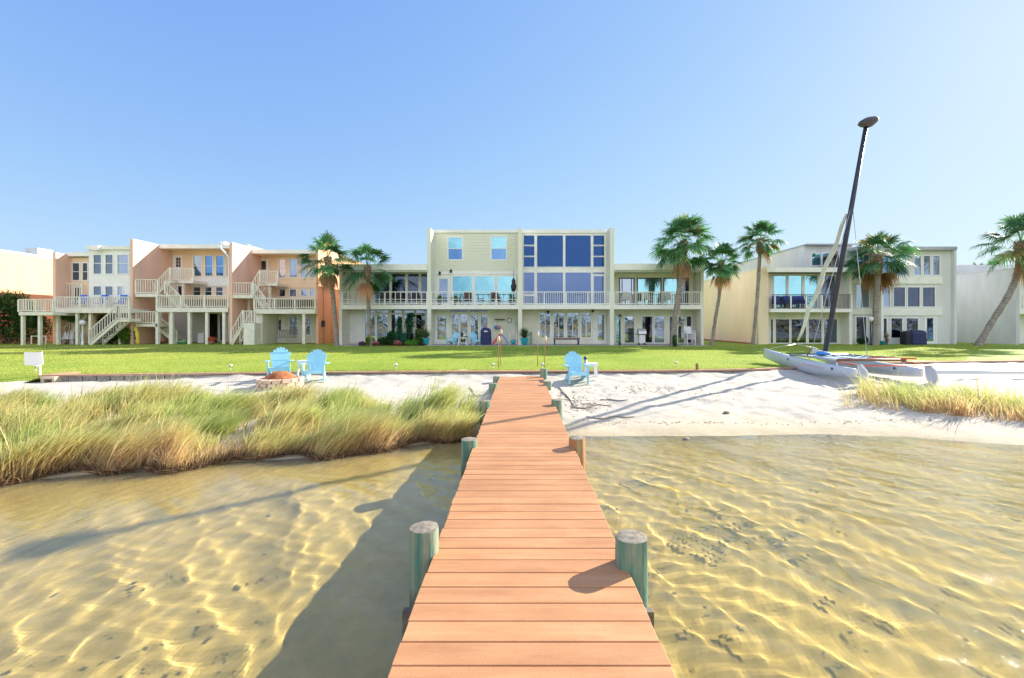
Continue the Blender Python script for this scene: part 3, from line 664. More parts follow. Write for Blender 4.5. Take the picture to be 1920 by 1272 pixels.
MB().box(wx(171,31.2), wx(184,31.2), 31.2, 31.45, wz(469,31.2), wz(460,31.2)).build('gutter_box', WHITE, u1)
f = Facade(u1, 34.0, 100, 250, 590, None, ORANGE); f.x0, f.x1 = xa1+.2, xb1; f.win(176,189,596,640,'dark'); f.win(205,222,596,625,'gray'); f.finish('ground_floor_wall')
rooms(u1, xa1+.2, xb1, 34.0, 4, [wz(582,yb_), wz(482,32)])
block(u1, 'upper_floor', INFLOOR, xa1+.2, xb1, yb_+.2, 34.2, wz(590,yb_), wz(584,yb_))
yd = 30.4
block(u1, 'deck_floor', DECKW, wx(102,yd), wx(243,yd), yd, 32.05, wz(587,yd), wz(579,yd))
rail_mb((wx(103,yd), yd+.05), (wx(241,yd), yd+.05), wz(580,yd), wz(556.5,yd), wz(580,yd), wz(556.5,yd), sp=.16, post=1.7, bw=.05).build('deck_railing', DECKW, u1)
y2 = 29.6
block(u1, 'side_deck_floor', DECKW, wx(35,y2), wx(100,y2), y2, y2+1.6, wz(591.5,y2), wz(585,y2))
rail_mb((wx(34.5,y2), y2+.03), (wx(99,y2), y2+.03), wz(585,y2), wz(561,y2), wz(585,y2), wz(561,y2), sp=.17, post=1.3, bw=.05).build('side_deck_railing', DECKW, u1)
rail_mb((wx(34.5,y2), y2+.1), (wx(34.5,y2), y2+1.6), wz(585,y2), wz(561,y2), wz(585,y2), wz(561,y2), sp=.17, post=1.3, bw=.05).build('side_deck_railing', DECKW, u1)
for sx, y in ((41,y2+.1),(73,y2+.1),(107,yd+.1),(143.5,yd+.1),(168,yd+.2),(224,yd+.6)):
    X0 = wx(sx, y); block(u1, 'post', DECKW, X0-.08, X0+.08, y, y+.16, GZ, wz(586,y) if sx>100 else wz(592,y))
def staircase(par, a, za, b, zb, Y, wid=.95, m=DECKW, both=True):
    """a,b screen columns; za,zb heights in metres; the flight runs along x at depth Y"""
    x0, x1 = wx(a, Y), wx(b, Y)
    stairs_mb(x0, za, x1, zb, Y, Y+wid).build('staircase', m, par)
    rail_mb((x0, Y-.03), (x1, Y-.03), za+.12, za+1.0, zb+.02, zb+.92, sp=.17, post=3, bw=.045).build('stair_railing', m, par)
    if both: rail_mb((x0, Y+wid+.03), (x1, Y+wid+.03), za+.12, za+1.0, zb+.02, zb+.92, sp=.17, post=3, bw=.045).build('stair_railing', m, par)
zl = wz(598, 30.0)
staircase(u1, 168.5, GZ, 222, zl, 29.9)
block(u1, 'landing', DECKW, wx(222,29.9), wx(243,29.9), 29.9, 30.85, zl-.2, zl)
rail_mb((wx(223,29.9), 29.87), (wx(243,29.9), 29.87), zl-.05, zl+.92, zl-.05, zl+.92, sp=.17, post=1, bw=.045).build('landing_railing', DECKW, u1)
staircase(u1, 118, GZ, 163, wz(588,31.4), 31.6)
rail_mb((wx(127,32.1), 31.7), (wx(164,32.1), 31.7), wz(560,31.7), wz(532,31.7), wz(560,31.7), wz(532,31.7), sp=.17, post=1.3, bw=.045).build('inner_railing', DECKW, u1)
# U2, U3 share a plan
def peach_unit(label, s0, s1, zf, P):
    u = thing('townhouse', (XL_((s0+s1)/2), YL, GZ), label, 'townhouse', 'peach units of the left row')
    xf0 = XL_(s0); xf1 = XL_(s1)
    block(u, 'fin_wall', PEACH, xf0, xf0+.2, YL, YL+DL, GZ-.02, zf)
    MB().box(xf0-.03, xf0+.23, YL-.03, YL+DL, zf+.002, zf+.06).build('coping', TRIM, u)
    return u, xf0+.2, xf1
YB = 34.5
# U2
u2, xl, xr = peach_unit('middle peach unit with three flights of zigzag outside stairs and yellow kayak below', 244, 430, wz(450, YL), 0)
f = Facade(u2, YB, 323, 500, 470, 562, PALEP); f.x0, f.x1 = xl, xr
zt2 = f.z1
f.door(325,341.5,479,529,(330,338.5,483.5,501),'dark',rows=(.33,.66),cols=(.5,))
for a,b,g_ in ((362,379,'blue'),(384,400,'blue'),(404.5,421,'blue')): f.win(a,b,479,519,g_,rows=(.5,),ft=.07); f.win(a,b-2,538,556,'dark',rows=(.5,),ft=.06)
f.win(424.5,430,479,519,'gray',ft=.05); f.door(330,346,533,571,(334,342,537,556),'dark')
f.finish()
block(u2, 'window_panel', WHITE, wx(359,YB), xr, YB-.06, YB-.005, wz(537,YB), wz(520.5,YB))
f = Facade(u2, YB, 323, 500, 585, None, GRAYW); f.x0, f.x1 = xl, xr; f.h.append((wx(385,YB), wx(408,YB), GZ, wz(589,YB))); f.win(412,424,590,640,'dark',name='sliding_door'); f.finish('ground_floor_wall')
yf2 = YL*1.0726
block(u2, 'roof', SHINGLE, xl, xr, yf2+.15, YL+DL, wz(464,yf2), wz(459.5,yf2)); block(u2, 'fascia', TRIM, xl, xr-.002, yf2, yf2+.14, wz(466,yf2), wz(458.5,yf2))
block(u2, 'soffit', PALEP, xl, xr, yf2+.15, YB, wz(466,yf2), wz(464.3,yf2))
rooms(u2, xl, xr, YB, 4, [wz(574,YB), wz(474,YB)])
block(u2, 'intermediate_floor', INFLOOR, xl, xr, YB, YB+.2, wz(586,YB), wz(561.5,YB))
block(u2, 'vent_box', WHITE, wx(410,yf2), wx(418,yf2), yf2+.2, yf2+.8, wz(458,yf2), wz(452,yf2))
q = MB(); q.tube([(wx(415,33),32.9,wz(462,33)),(wx(418,33),32.85,wz(468,33)),(wx(428,32.2),32.0,wz(477,32)),(wx(428.2,31.2),31.2,wz(482,31.2)),(wx(428.2,31.2),31.2,GZ)], .06, 8); q.build('downspout', WHITE, u2)
def unit_stairs(u, d, xend):
    # d: dict of levels for the zigzag stair and decks (screen px at front depth YL)
    y0 = YL + .05
    m = d['mid']; zm = wz(m[3], y0)
    block(u, 'middle_landing', DECKW, wx(m[0],y0), wx(m[1],y0), y0, y0+1.6, zm-.22, zm)
    rail_mb((wx(m[0],y0), y0+.04), (wx(m[1],y0), y0+.04), zm, wz(m[2],y0), zm, wz(m[2],y0), sp=.17, post=2.2, bw=.04).build('landing_railing', DECKW, u)
    t = d['top']; yt = YB - 1.6; ztp = wz(t[3], yt)
    block(u, 'upper_landing', DECKW, wx(t[0],yt), wx(t[1],yt), yt, YB-.05, ztp-.2, ztp)
    rail_mb((wx(t[0],yt), yt+.04), (wx(t[1],yt), yt+.04), ztp, wz(t[2],yt), ztp, wz(t[2],yt), sp=.15, post=1.7, bw=.05).build('landing_railing', DECKW, u)
    block(u, 'post', DECKW, wx((t[0]+t[1])/2,yt)-.07, wx((t[0]+t[1])/2,yt)+.07, yt+.1, yt+.24, wz(575,yt), ztp-.2)
    ys = YL + 1.2
    x0, x1 = wx(m[1]-3,ys), wx(t[0]+1,ys)
    stairs_mb(x0, zm, x1, ztp, ys, ys+.9).build('staircase', DECKW, u)
    rail_mb((x0, ys-.03), (x1, ys-.03), zm, zm+.9, ztp, ztp+.9, sp=.16, post=3, bw=.05).build('stair_railing', DECKW, u)
    k = d['deck']; zd = wz(k[3], y0)
    block(u, 'deck_floor', DECKW, wx(k[0],y0), wx(k[1],y0), y0-.05, YB-.02, zd-.32, zd)
    rail_mb((wx(k[0],y0), y0), (wx(k[1],y0), y0), zd, wz(k[2],y0), zd, wz(k[2],y0), sp=.16, post=1.45, bw=.05).build('deck_railing', DECKW, u)
    a, b = d['down']
    xa_, xb_ = wx(a,y0+.2), wx(b,y0+.2)
    stairs_mb(xa_, zm, xb_, zd, y0+.15, y0+1.05).build('staircase', DECKW, u)
    rail_mb((xa_, y0+.1), (xb_, y0+.1), zm+.02, zm+.92, zd+.1, zd+.95, sp=.17, post=3, bw=.045).build('stair_railing', DECKW, u)
    for s_ in d['posts']: block(u, 'post', DECKW, wx(s_,y0)-.09, wx(s_,y0)+.09, y0+.02, y0+.2, GZ, zd-.322)
    for s_ in d['tall']: block(u, 'post', DECKW, wx(s_,y0)-.08, wx(s_,y0)+.08, y0+1.3, y0+1.46, GZ, zm-.222)
    return zd, zm
zd, zm = unit_stairs(u2, dict(mid=(253.6,295,524,551), top=(319,362,503,526), deck=(295,428,554,577), down=(312,338), posts=(320.5,353.6,386.6,418.7), tall=(272,291)), 0)
yy = YL+.05; zlow = wz(607.5, yy)
block(u2, 'lower_landing', DECKW, wx(254.5,yy), wx(295,yy), yy, yy+1.6, zlow-.2, zlow)
rail_mb((wx(254.5,yy), yy+.04), (wx(295,yy), yy+.04), zlow, wz(584,yy), zlow, wz(584,yy), sp=.17, post=1.6, bw=.045).build('landing_railing', DECKW, u2)
block(u2, 'post', DECKW, wx(294,yy)-.09, wx(294,yy)+.09, yy+.0, yy+.18, GZ, zm-.222); block(u2, 'post', DECKW, wx(312,yy)-.07, wx(312,yy)+.07, yy+.3, yy+.44, GZ, zd-.322)
xA, xB = wx(296,32.4), wx(340,32.4)
stairs_mb(xB, GZ, xA, zlow, 32.0, 32.9).build('staircase', DECKW, u2)
rail_mb((xB, 31.97), (xA, 31.97), GZ+.1, GZ+.95, zlow, zlow+.9, sp=.17, post=3, bw=.045).build('stair_railing', DECKW, u2)
# U3
u3, xl3, xr3 = peach_unit('right peach unit with bright orange end wall and a porch swing under its deck', 430, 592, wz(456.3, YL), 0)
xl3 -= .0; xr3 = wx(592, YL)
f = Facade(u3, YB, 483, 610, 478, 562, PALEP); f.x0, f.x1 = xl3, xr3-.15
f.door(486,503,486,533,(490,498.7,489.5,506),'dark')
for a,b,g_ in ((522,536.5,'pale'),(542,559,'pale'),(563,577,'pale'),(580,590,'pale')): f.win(a,b,485,521.5,g_,rows=(.5,),ft=.07,blind=.6); 
for a,b,g_ in ((523,536,'dark'),(543,556.5,'dark'),(564,577,'pale'),(581,591,'pale')): f.win(a,b,542,557,g_,ft=.06)
f.finish()
block(u3, 'window_panel', PALEP, wx(519,YB), xr3-.15, YB-.06, YB-.005, wz(540,YB), wz(523,YB))
f = Facade(u3, 33.2, 483, 610, 588, None, CREAM); f.x0, f.x1 = xl3+.9, xr3-.15
f.door(511,533.6,594,643,(517,527,600,619),'gray',rows=(.5,),cols=(.5,))
f.win(542,560,593,629,'pale',rows=(.5,),ft=.07,curtain=[(0,1)]); f.win(565,583,593,629,'gray',rows=(.5,),ft=.07,curtain=[(0,.5)])
f.finish('ground_floor_wall')
yf3 = YL*1.0726
block(u3, 'roof', SHINGLE, xl3, xr3-.15, yf3+.15, YL+DL, wz(474,yf3), wz(469.5,yf3)); block(u3, 'fascia', TRIM, xl3, xr3, yf3, yf3+.14, wz(475.5,yf3), wz(468.5,yf3))
block(u3, 'soffit', PALEP, xl3, xr3-.15, yf3+.15, YB, wz(476,yf3), wz(474.3,yf3))
MB().box(xr3-.15, xr3, YL+.4, YL+14, GZ-.02, wz(470,yf3)).build('end_wall', ORANGE, u3)
MB().tube([(xr3+.05, 32.2, wz(500,32)), (xr3+.05, 32.2, GZ)], .04, 8).build('downspout', ORANGE, u3)
MB().tube([(xr3+.04, 33.6, wz(480,33)), (xr3+.04, 33.6, GZ)], .03, 8).build('downspout', TRIM, u3)
MB().box(xr3+.002, xr3+.15, 31.9, 32.2, 1.3, 1.75).build('meter_box', BLACK, u3)
rooms(u3, xl3, xr3-.15, YB, 4, [wz(574,YB), wz(480,YB)])
zd, zm = unit_stairs(u3, dict(mid=(433.6,475,530,553.5), top=(487,520,508,531), deck=(477,591,559,580), down=(476,497), posts=(569,), tall=(445,457)), 0)
block(u3, 'storage_wall', CREAM, wx(478,31.2), wx(492,31.2), 31.2, 33.2, GZ-.02, zd-.33)
zq = wz(606, 31.0)
staircase(u3, 434.5, GZ, 456.5, zq, 30.4, wid=.9)
block(u3, 'lower_landing', DECKW, wx(456.5,30.4), wx(477,30.4), 30.4, 31.3, GZ-.02, zq)
rail_mb((wx(457,30.4), 30.43), (wx(477,30.4), 30.43), zq, zq+.85, zq, zq+.85, sp=.2, post=.9, bw=.05).build('landing_railing', DECKW, u3)
# porch swing hanging under the deck
sw = thing('porch_swing', (wx(536,31.9), 31.9, .5), 'gray wooden porch swing hanging beside the door under the right peach deck', 'swing')
q = MB(); c = wx(536,31.9); 
for i in range(5): q.box(c-.62, c+.62, 31.7+.09*i, 31.77+.09*i, .52, .55)
q.build('seat', mat('gray_teak', (.25,.22,.2), .8, .2, 5), sw)
q = MB()
for i in range(11): q.box(c-.62+.118*i, c-.58+.118*i, 32.15, 32.18, .55, 1.0)
q.box(c-.62, c+.62, 32.14, 32.19, 1.0, 1.07); q.build('backrest', _m['gray_teak'], sw)
for s_ in (-1, 1):
    q = MB(); q.box(c+s_*.62-.03, c+s_*.62+.03, 31.7, 32.2, .76, .80); q.box(c+s_*.62-.03, c+s_*.62+.03, 31.7, 31.75, .5, .76); q.build('armrest', _m['gray_teak'], sw)
    MB().tube([(c+s_*.6, 31.95, .8), (c+s_*.6, 31.95, zd-.33)], .012, 6).build('chain', BLACK, sw)
# far-left house: long side wall facing us at a slant
fl = thing('beige_house', (wx(0,31), 33, GZ), 'orange stucco house at the far left edge behind the round bush', 'house')
xw = -37.6
MB().box(xw-.2, xw, 28, 48, GZ-.02, 6.7).build('side_wall', ORANGE, fl)
MB().box(xw-12, xw-.2, 28, 28.2, GZ-.02, 6.7).build('front_wall', ORANGE, fl)
MB().box(xw-12, xw+.05, 27.9, 48, 6.702, 6.9).build('roof_edge', WHITE, fl)
MB().prism([(xw-8, 6.9), (xw-1.5, 6.9), (xw-4.5, 7.6)], 'y', 37, 46).build('roof', mat('green_copper', (.25,.45,.38), .6, .1, 3), fl)
MB().box(xw-1.9, xw-.9, 35.4, 36.6, 6.9, 7.6).build('air_conditioner', METAL, fl)
# ---------------------------------------------------------------- right complex
YG = 30.5
r1 = thing('townhouse', (wx(1515,YG), YG, GZ), 'beige end unit behind the catamaran with a glass wall above and sliding doors below', 'townhouse', 'connected units of the right row')
xg0, xg1 = wx(1441,YG), wx(1598,YG)
zt1 = wz(502.5, YG)
MB().box(xg0-.25, xg0, YG+.25, 42, GZ-.02, zt1).build('side_wall', BEIGE, r1)
MB().box(wx(1419,YG), xg0, YG, YG+.25, GZ-.02, zt1).build('corner_wall', BEIGE, r1)
MB().box(xg0-.3, xg0+.03, YG+.02, 42, zt1+.002, zt1+.12).build('coping', GRAYW, r1)
MB().tube([(wx(1421,YG-.1), YG-.08, zt1-.2), (wx(1421,YG-.1), YG-.08, GZ)], .035, 8).build('downspout', BEIGE, r1)
yr = YG + .9
f = Facade(r1, yr, 1443, 1592, 509, None, CREAM); f.x0, f.x1 = xg0, xg1-.2
for a,b in ((1450,1475),(1477.5,1504.5),(1507.5,1533)): f.win(a,b,516,577,'cyan',ft=.05)
f.win(1537,1567,516,577,'gray',ft=.08,curtain=[(.2,.95)])
for a,b,g_ in ((1444,1450,'dark'),(1453.5,1480.5,'dark'),(1482.5,1512,'dark'),(1515,1541,'dark'),(1543.5,1570,'gray')): f.win(a,b,598,644,g_,ft=.05,name='sliding_door',curtain=[(.85,1)] if g_=='gray' else None)
f.finish()
block(r1, 'balcony_slab', TRIM, xg0, wx(1592,YG), YG-.3, yr, wz(586,YG), wz(579.5,YG))
q = MB()
xx0, xx1 = xg0+.1, wx(1591,YG)
q.box(xx0, xx1, YG-.27, YG-.23, wz(554,YG), wz(552.8,YG))
n = 60
for i in range(n+1): xx = xx0+(xx1-xx0)*i/n; q.box(xx-.008, xx+.008, YG-.26, YG-.24, wz(579.4,YG), wz(554,YG))
q.build('railing', BLACK, r1)
for s_ in (1448,1477.5,1506,1535,1590): block(r1, 'railing_post', WHITE, wx(s_,YG)-.04, wx(s_,YG)+.04, YG-.35, YG-.28, wz(579.4,YG), wz(554,YG))
block(r1, 'fascia', TRIM, wx(1433,YG), xg1, YG-.32, YG-.302, wz(511.5,YG), wz(503,YG))
block(r1, 'roof', SHINGLE, xg0, xg1, YG-.3, 33.2, wz(511,YG), wz(504.5,YG))
block(r1, 'fin_wall', TRIM, xg1-.2, xg1, YG, YG+9, GZ-.02, wz(511.5,YG))
y3 = 33.2
f = Facade(r1, y3, 1513.8, 1600, 461, 503, GRAYW); f.x1 = wx(1598, y3)
f.win(1521,1540,474,499,'cyan',ft=.06); f.win(1541,1560,474,499,'cyan',ft=.06); f.win(1582,1595,476,499,'cyan',ft=.06)
f.finish('upper_wall')
MB().box(f.x0-.002-.2, f.x0-.002, y3, 44, wz(504,y3), wz(460,y3)).build('upper_side_wall', GRAYW, r1)
block(r1, 'upper_roof', METAL, f.x0-.25, f.x1, y3-.35, 44, wz(461.5,y3)+.02, wz(459.3,y3)+.03)
rooms(r1, xg0, xg1-.2, yr, 4, [wz(578,YG), wz(511,YG)]); rooms(r1, wx(1514,y3), wx(1600,y3), y3, 4, [wz(503,y3), wz(462,y3)])
MB().box(wx(1363,40)-.6, wx(1385,40), 40, 41, wz(512,40)-1, wz(503,40)).build('air_conditioner', METAL, r1)
r2 = thing('townhouse', (wx(1700,31), 31, GZ), 'three storey gray unit with rows of dark square windows right of the palm', 'townhouse', 'connected units of the right row')
ya = 31.6                                   # recessed bay behind the palm
f = Facade(r2, ya, 1600, 1649, 470, None, GRAYW); f.x0 = xg1
f.win(1606,1630,478,499,'blue',ft=.05,cols=(.5,))
f.win(1605,1630,534,578,'clear',ft=.05,curtain=[(.6,1)]); f.door(1603,1627,593,643,(1606,1624,595,641),'dark'); f.win(1602,1618,506,515,'cyan',ft=.04); f.win(1621,1633,506,515,'cyan',ft=.04)
f.finish('recess_wall')
block(r2, 'recess_band', TRIM, xg1, f.x1, ya-.12, ya-.003, wz(590,ya), wz(579,ya)); block(r2, 'recess_band', TRIM, xg1, f.x1, ya-.12, ya-.003, wz(532,ya), wz(517,ya))
f2x = f.x1
y5 = 31.0
block(r2, 'pilaster', WHITE, wx(1645.5,y5), wx(1650.5,y5), y5-.3, ya+.1, GZ-.02, wz(470,y5))
f = Facade(r2, y5, 1650.5, 1786, 470, None, GRAYW)
for a,b in ((1654,1666),(1668,1681),(1684,1699),(1712.6,1727.5),(1730,1745),(1748,1762.5)): f.win(a,b,479,517,'pale' if b > 1700 else 'blue',ft=.06,curtain=[(.6,1)])
for a,b,g_ in ((1652,1669,'pale'),(1674,1697.5,'blue'),(1700.5,1725,'blue'),(1728.5,1753.5,'blue')): f.win(a,b,538,576.5,g_ if g_ == 'pale' else 'dark',ft=.06)
for a,b in ((1652,1663.5),(1669.5,1692.5),(1698,1722)): f.win(a,b,596,635,'dark',ft=.06)
f.door(1733,1756,594,645,(1738,1750,597,640),'blue')
f.finish()
for t_,u_ in ((518.5,532.5),(577.5,592)):
    block(r2, 'band', TRIM, wx(1650.5,y5), wx(1765,y5), y5-.08, y5-.002, wz(u_,y5), wz(t_,y5))
block(r2, 'roof', METAL, wx(1600,y5), wx(1787,y5), y5-.3, 42, wz(470,y5)+.003, wz(464,y5))
block(r2, 'corner_fin', GRAYW, wx(1783,y5), wx(1787,y5), y5-.25, y5-.002, GZ-.02, wz(470,y5))
block(r2, 'side_wall', GRAYW, wx(1786,y5)-.2, wx(1786,y5)-.002, y5+.18, 42, GZ-.02, wz(470,y5))
rooms(r2, xg1, wx(1786,y5)-.21, ya+.1, 4, [wz(577,y5), wz(519,y5), wz(471,y5)])
r3 = thing('townhouse', (wx(1912,YG), YG, GZ), 'gray unit cut by the right edge, with a long blank side wall', 'townhouse', 'connected units of the right row')
xs3 = wx(1905,YG)
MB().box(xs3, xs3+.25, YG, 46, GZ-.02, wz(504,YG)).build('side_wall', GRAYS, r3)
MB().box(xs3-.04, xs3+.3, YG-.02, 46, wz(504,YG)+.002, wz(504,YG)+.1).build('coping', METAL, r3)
MB().box(xs3+.25, xs3+9, YG+1.4, YG+1.6, GZ-.02, wz(506,YG)).build('front_wall', WHITE, r3)
block(r3, 'balcony_slab', TRIM, xs3+.25, xs3+9, YG, YG+1.4, wz(589,YG), wz(581,YG))
rail_mb((xs3+.3, YG+.05), (xs3+9, YG+.05), wz(581,YG), wz(552,YG), wz(581,YG), wz(552,YG), sp=.2, post=1.5).build('railing', TRIM, r3)
block(r3, 'roof', METAL, xs3+.25, xs3+9, YG-.1, 46, wz(506,YG), wz(503.5,YG))
MB().box(xs3+1.5, xs3+6, 36, 44, wz(504,YG), wz(504,YG)+1.0).build('upper_storey', GRAYW, r3)
ms = MB().box(xg0-1.1, xg0-.26, 30.6, 42, GZ, GZ+.05).build('mulch_strip', mat('red_mulch', (.30,.09,.04), .95, .4, 10, bump=.5)); tag(ms, kind='structure')
# ---------------------------------------------------------------- cabbage palms
def vary(c, r, a=.25):
    k = 1 + r.uniform(-a, a); return (c[0]*k, c[1]*k*(1+r.uniform(-.06,.06)), c[2]*k)
FROND = blade_mat('palm_frond', .30, .5)
def bark_mat(name, c1, c2):
    m = bpy.data.materials.new(name); nt, N, L = nodes(m); b = N['Principled BSDF']; b.inputs['Roughness'].default_value = .9
    tc = N.new('ShaderNodeTexCoord'); wv = N.new('ShaderNodeTexWave'); wv.bands_direction = 'Z'; wv.inputs['Scale'].default_value = 3.2; wv.inputs['Distortion'].default_value = 3; wv.inputs['Detail'].default_value = 3
    nz = N.new('ShaderNodeTexNoise'); nz.inputs['Scale'].default_value = 6; nz.inputs['Detail'].default_value = 8
    L.new(tc.outputs['Object'], wv.inputs['Vector']); L.new(tc.outputs['Object'], nz.inputs['Vector'])
    ad = N.new('ShaderNodeMath'); ad.operation = 'MULTIPLY_ADD'; ad.inputs[1].default_value = .35; L.new(wv.outputs['Fac'], ad.inputs[0]); L.new(nz.outputs['Fac'], ad.inputs[2])
    rp = N.new('ShaderNodeValToRGB'); rp.color_ramp.elements[0].position = .35; rp.color_ramp.elements[1].position = .85; rp.color_ramp.elements[0].color = (*c1, 1); rp.color_ramp.elements[1].color = (*c2, 1)
    L.new(ad.outputs[0], rp.inputs['Fac']); L.new(rp.outputs[0], b.inputs['Base Color'])
    bp = N.new('ShaderNodeBump'); bp.inputs['Strength'].default_value = .9; bp.inputs['Distance'].default_value = .04; L.new(ad.outputs[0], bp.inputs['Height']); L.new(bp.outputs[0], b.inputs['Normal']); return m
BARK = bark_mat('palm_bark', (.13,.11,.09), (.38,.33,.28)); BOOT = bark_mat('palm_boots', (.16,.08,.04), (.38,.28,.20))
def fan_leaf(V, F, C, base, az, el, plen, blade, r, dead=False):
    """costapalmate leaf: stalk, then a fan of narrow drooping segments"""
    d = Vector((math.cos(az)*math.cos(el), math.sin(az)*math.cos(el), math.sin(el)))
    side = Vector((-math.sin(az), math.cos(az), 0)); up = side.cross(d) * -1
    if up.z < 0: up = -up
    green = vary((.08,.19,.08), r, .5) if not dead else vary((.34,.20,.10), r, .3)
    if not dead and r.random() < .12: green = vary((.22,.20,.06), r)
    pts = []; n = 5
    for i in range(n+1):
        t = i/n; p = base + d*plen*t + Vector((0,0,-1))*(.13*plen*t*t); pts.append(p)
    w_ = .02
    for i in range(n):
        k = len(V); a, b = pts[i], pts[i+1]; V += [a-side*w_, a+side*w_, b+side*w_, b-side*w_]; F.append((k,k+1,k+2,k+3)); C += [tuple(min(1,v*1.6) for v in green)]*4
    hub = pts[-1]; dd = (pts[-1]-pts[-2]).normalized(); uu = side.cross(dd); uu = uu if uu.z > 0 else -uu
    roll = r.uniform(-.5, .5); s2 = side*math.cos(roll) + uu*math.sin(roll); u2 = uu*math.cos(roll) - side*math.sin(roll)
    ns = 30
    for i in range(ns):
        a = (i/(ns-1)-.5)*R(250) + r.uniform(-.04,.04)
        ln = blade*(.62 + .38*math.cos(a*.62))*r.uniform(.88,1.08)
        sd = (dd*math.cos(a) + s2*math.sin(a)).normalized()
        fold = u2 * (.28*abs(math.sin(a))); prev = None; wd = .030 + .012*math.cos(a)
        perp = sd.cross(u2).normalized()
        c = tuple(v*r.uniform(.75,1.3) for v in green)
        k = len(V)
        for j, (t, ww) in enumerate(((.04,.25),(.35,1.0),(.68,.75),(1.0,.05))):
            dr = (t**2.4)*ln*(r.uniform(.10,.42) if not dead else .8)
            p = hub + sd*ln*t*(1-.12*t) + fold*ln*t*(1-t) + Vector((0,0,-1))*dr
            V += [p-perp*wd*ww, p+perp*wd*ww]; tip = 1 + .45*t; C += [tuple(min(1, v*tip) for v in c)]*2
        for j in range(3): F.append((k+2*j, k+2*j+1, k+2*j+3, k+2*j+2))
def palm(base, pts, crad, rad, label, nleaf=34, dead=5, seed=1, flat=1.0, boots=.9, cut=False, tint=None):
    """pts: trunk points relative to base (x, z) ; crad crown radius"""
    r = random.Random(seed); t = thing('palm_tree', base, label, 'palm tree', 'cabbage palms on the lawn')
    P = [Vector((base[0]+x, base[1]+y, base[2]+z)) for x, y, z in pts]
    # smooth the trunk line
    sm = []
    for i in range(len(P)-1):
        a, b, c, d = P[max(i-1,0)], P[i], P[i+1], P[min(i+2,len(P)-1)]
        for k in range(7):
            u = k/7; sm.append(.5*((2*b)+(c-a)*u+(2*a-5*b+4*c-d)*u*u+(3*b-a-3*c+d)*u**3))
    sm.append(P[-1]); n = len(sm)
    rr = [rad*(1.28 - .5*min(1, i/(n*.12)) + .06*math.sin(i*1.9+seed) + .08*(i/n)) for i in range(n)]
    MB().tube(sm, rr, 14).build('trunk', BARK, t)
    top = sm[-1]; ax_ = (sm[-1]-sm[-4]).normalized()
    # old leaf bases round the top of the trunk
    q = MB(); nb = 46
    for i in range(nb):
        u = i/nb; a = i*2.4; p = top - ax_*boots*(1-u); dr = Vector((math.cos(a), math.sin(a), 0))
        q.bar(p + dr*rad*.8, p + dr*(rad*1.25 + .05) + Vector((0,0,.22)), .09, .05)
    q.tube([top-ax_*boots, top-ax_*boots*.5, top+ax_*.15], [rad*1.0, rad*1.35, rad*.8], 12)
    q.build('leaf_bases', BOOT, t)
    V, F, C = [], [], []
    bl = crad*.52; pl = crad*.60
    for i in range(nleaf):
        u = (i+.5)/nleaf; az = i*2.39996 + r.uniform(-.35,.35); el = R(84 - 128*u**.95 + r.uniform(-12,12))
        s_ = r.uniform(.82,1.12)
        fan_leaf(V, F, C, top + Vector((0,0,.05)), az, el*flat, pl*s_, bl*r.uniform(.85,1.1), r)
    o = np_mesh('crown', [tuple(v - Vector(base)) for v in V], F, FROND, False, np.array(C), parent=t)
    if dead:
        V, F, C = [], [], []
        for i in range(dead):
            fan_leaf(V, F, C, top - ax_*.2, r.uniform(0, 6.28), R(-62+r.uniform(-12,12)), pl*.8, bl*.8, r, True)
        np_mesh('dead_fronds', [tuple(v - Vector(base)) for v in V], F, FROND, False, np.array(C), parent=t)
    return t
def palm_px(Y, bx, line, crad_px, rad_px, label, **k):
    """line: screen points from the base up to the crown centre, all near depth Y"""
    X0 = wx(bx, Y); pts = [(wx(a, Y)-X0, dy, wz(b, Y)-GZ) for a, b, dy in line]; pts[0] = (0, 0, -.1)
    return palm((X0, Y, GZ), pts, 1.04*crad_px*Y/FP, rad_px*Y/FP, label, **k)
palm_px(28.6, 632, [(632,646,0),(629,600,0),(623,545,0),(614,486,0)], 52, 4.6, 'palm with brownish ragged crown against the orange end wall', seed=3, nleaf=26, dead=4, boots=1.0)
palm_px(28.2, 693, [(693,647,0),(692,600,0),(690,550,0),(689,503,0)], 56, 4.2, 'full green palm beside the garden bed, right of the ragged palm', seed=8, nleaf=21, dead=1)
palm_px(28.0, 1262, [(1263,646,0),(1264,612,0),(1272,560,0),(1277,510,0),(1280,456,0)], 60, 6.8, 'tallest palm, thick pale trunk in front of the right balcony of the centre row', seed=5, nleaf=44, dead=3, boots=1.1)
palm_px(29.2, 1334, [(1334,645,0),(1341,600,0),(1349,550,0),(1352,493,0)], 42, 3.8, 'slim short palm leaning right before the blank beige wall', seed=12, nleaf=30, dead=4, boots=.8)
palm_px(29.6, 1411, [(1411,646,0),(1416,600,0),(1421,540,0),(1426,451,0)], 43, 3.9, 'slender dark trunked palm at the corner of the beige end unit', seed=15, nleaf=30, dead=1)
palm_px(29.4, 1640, [(1641,646,0),(1641,600,0),(1644,550,0),(1647,481,0)], 56, 5.6, 'broad palm with hanging orange dead fronds right of the catamaran mast', seed=21, nleaf=36, dead=6, boots=1.3)
palm_px(28.8, 1832, [(1833,647,0),(1858,607,0),(1892,552,0),(1908,510,0),(1914,457,0)], 66, 6.0, 'curved palm leaning far right beside the right edge', seed=27, nleaf=30, dead=1)
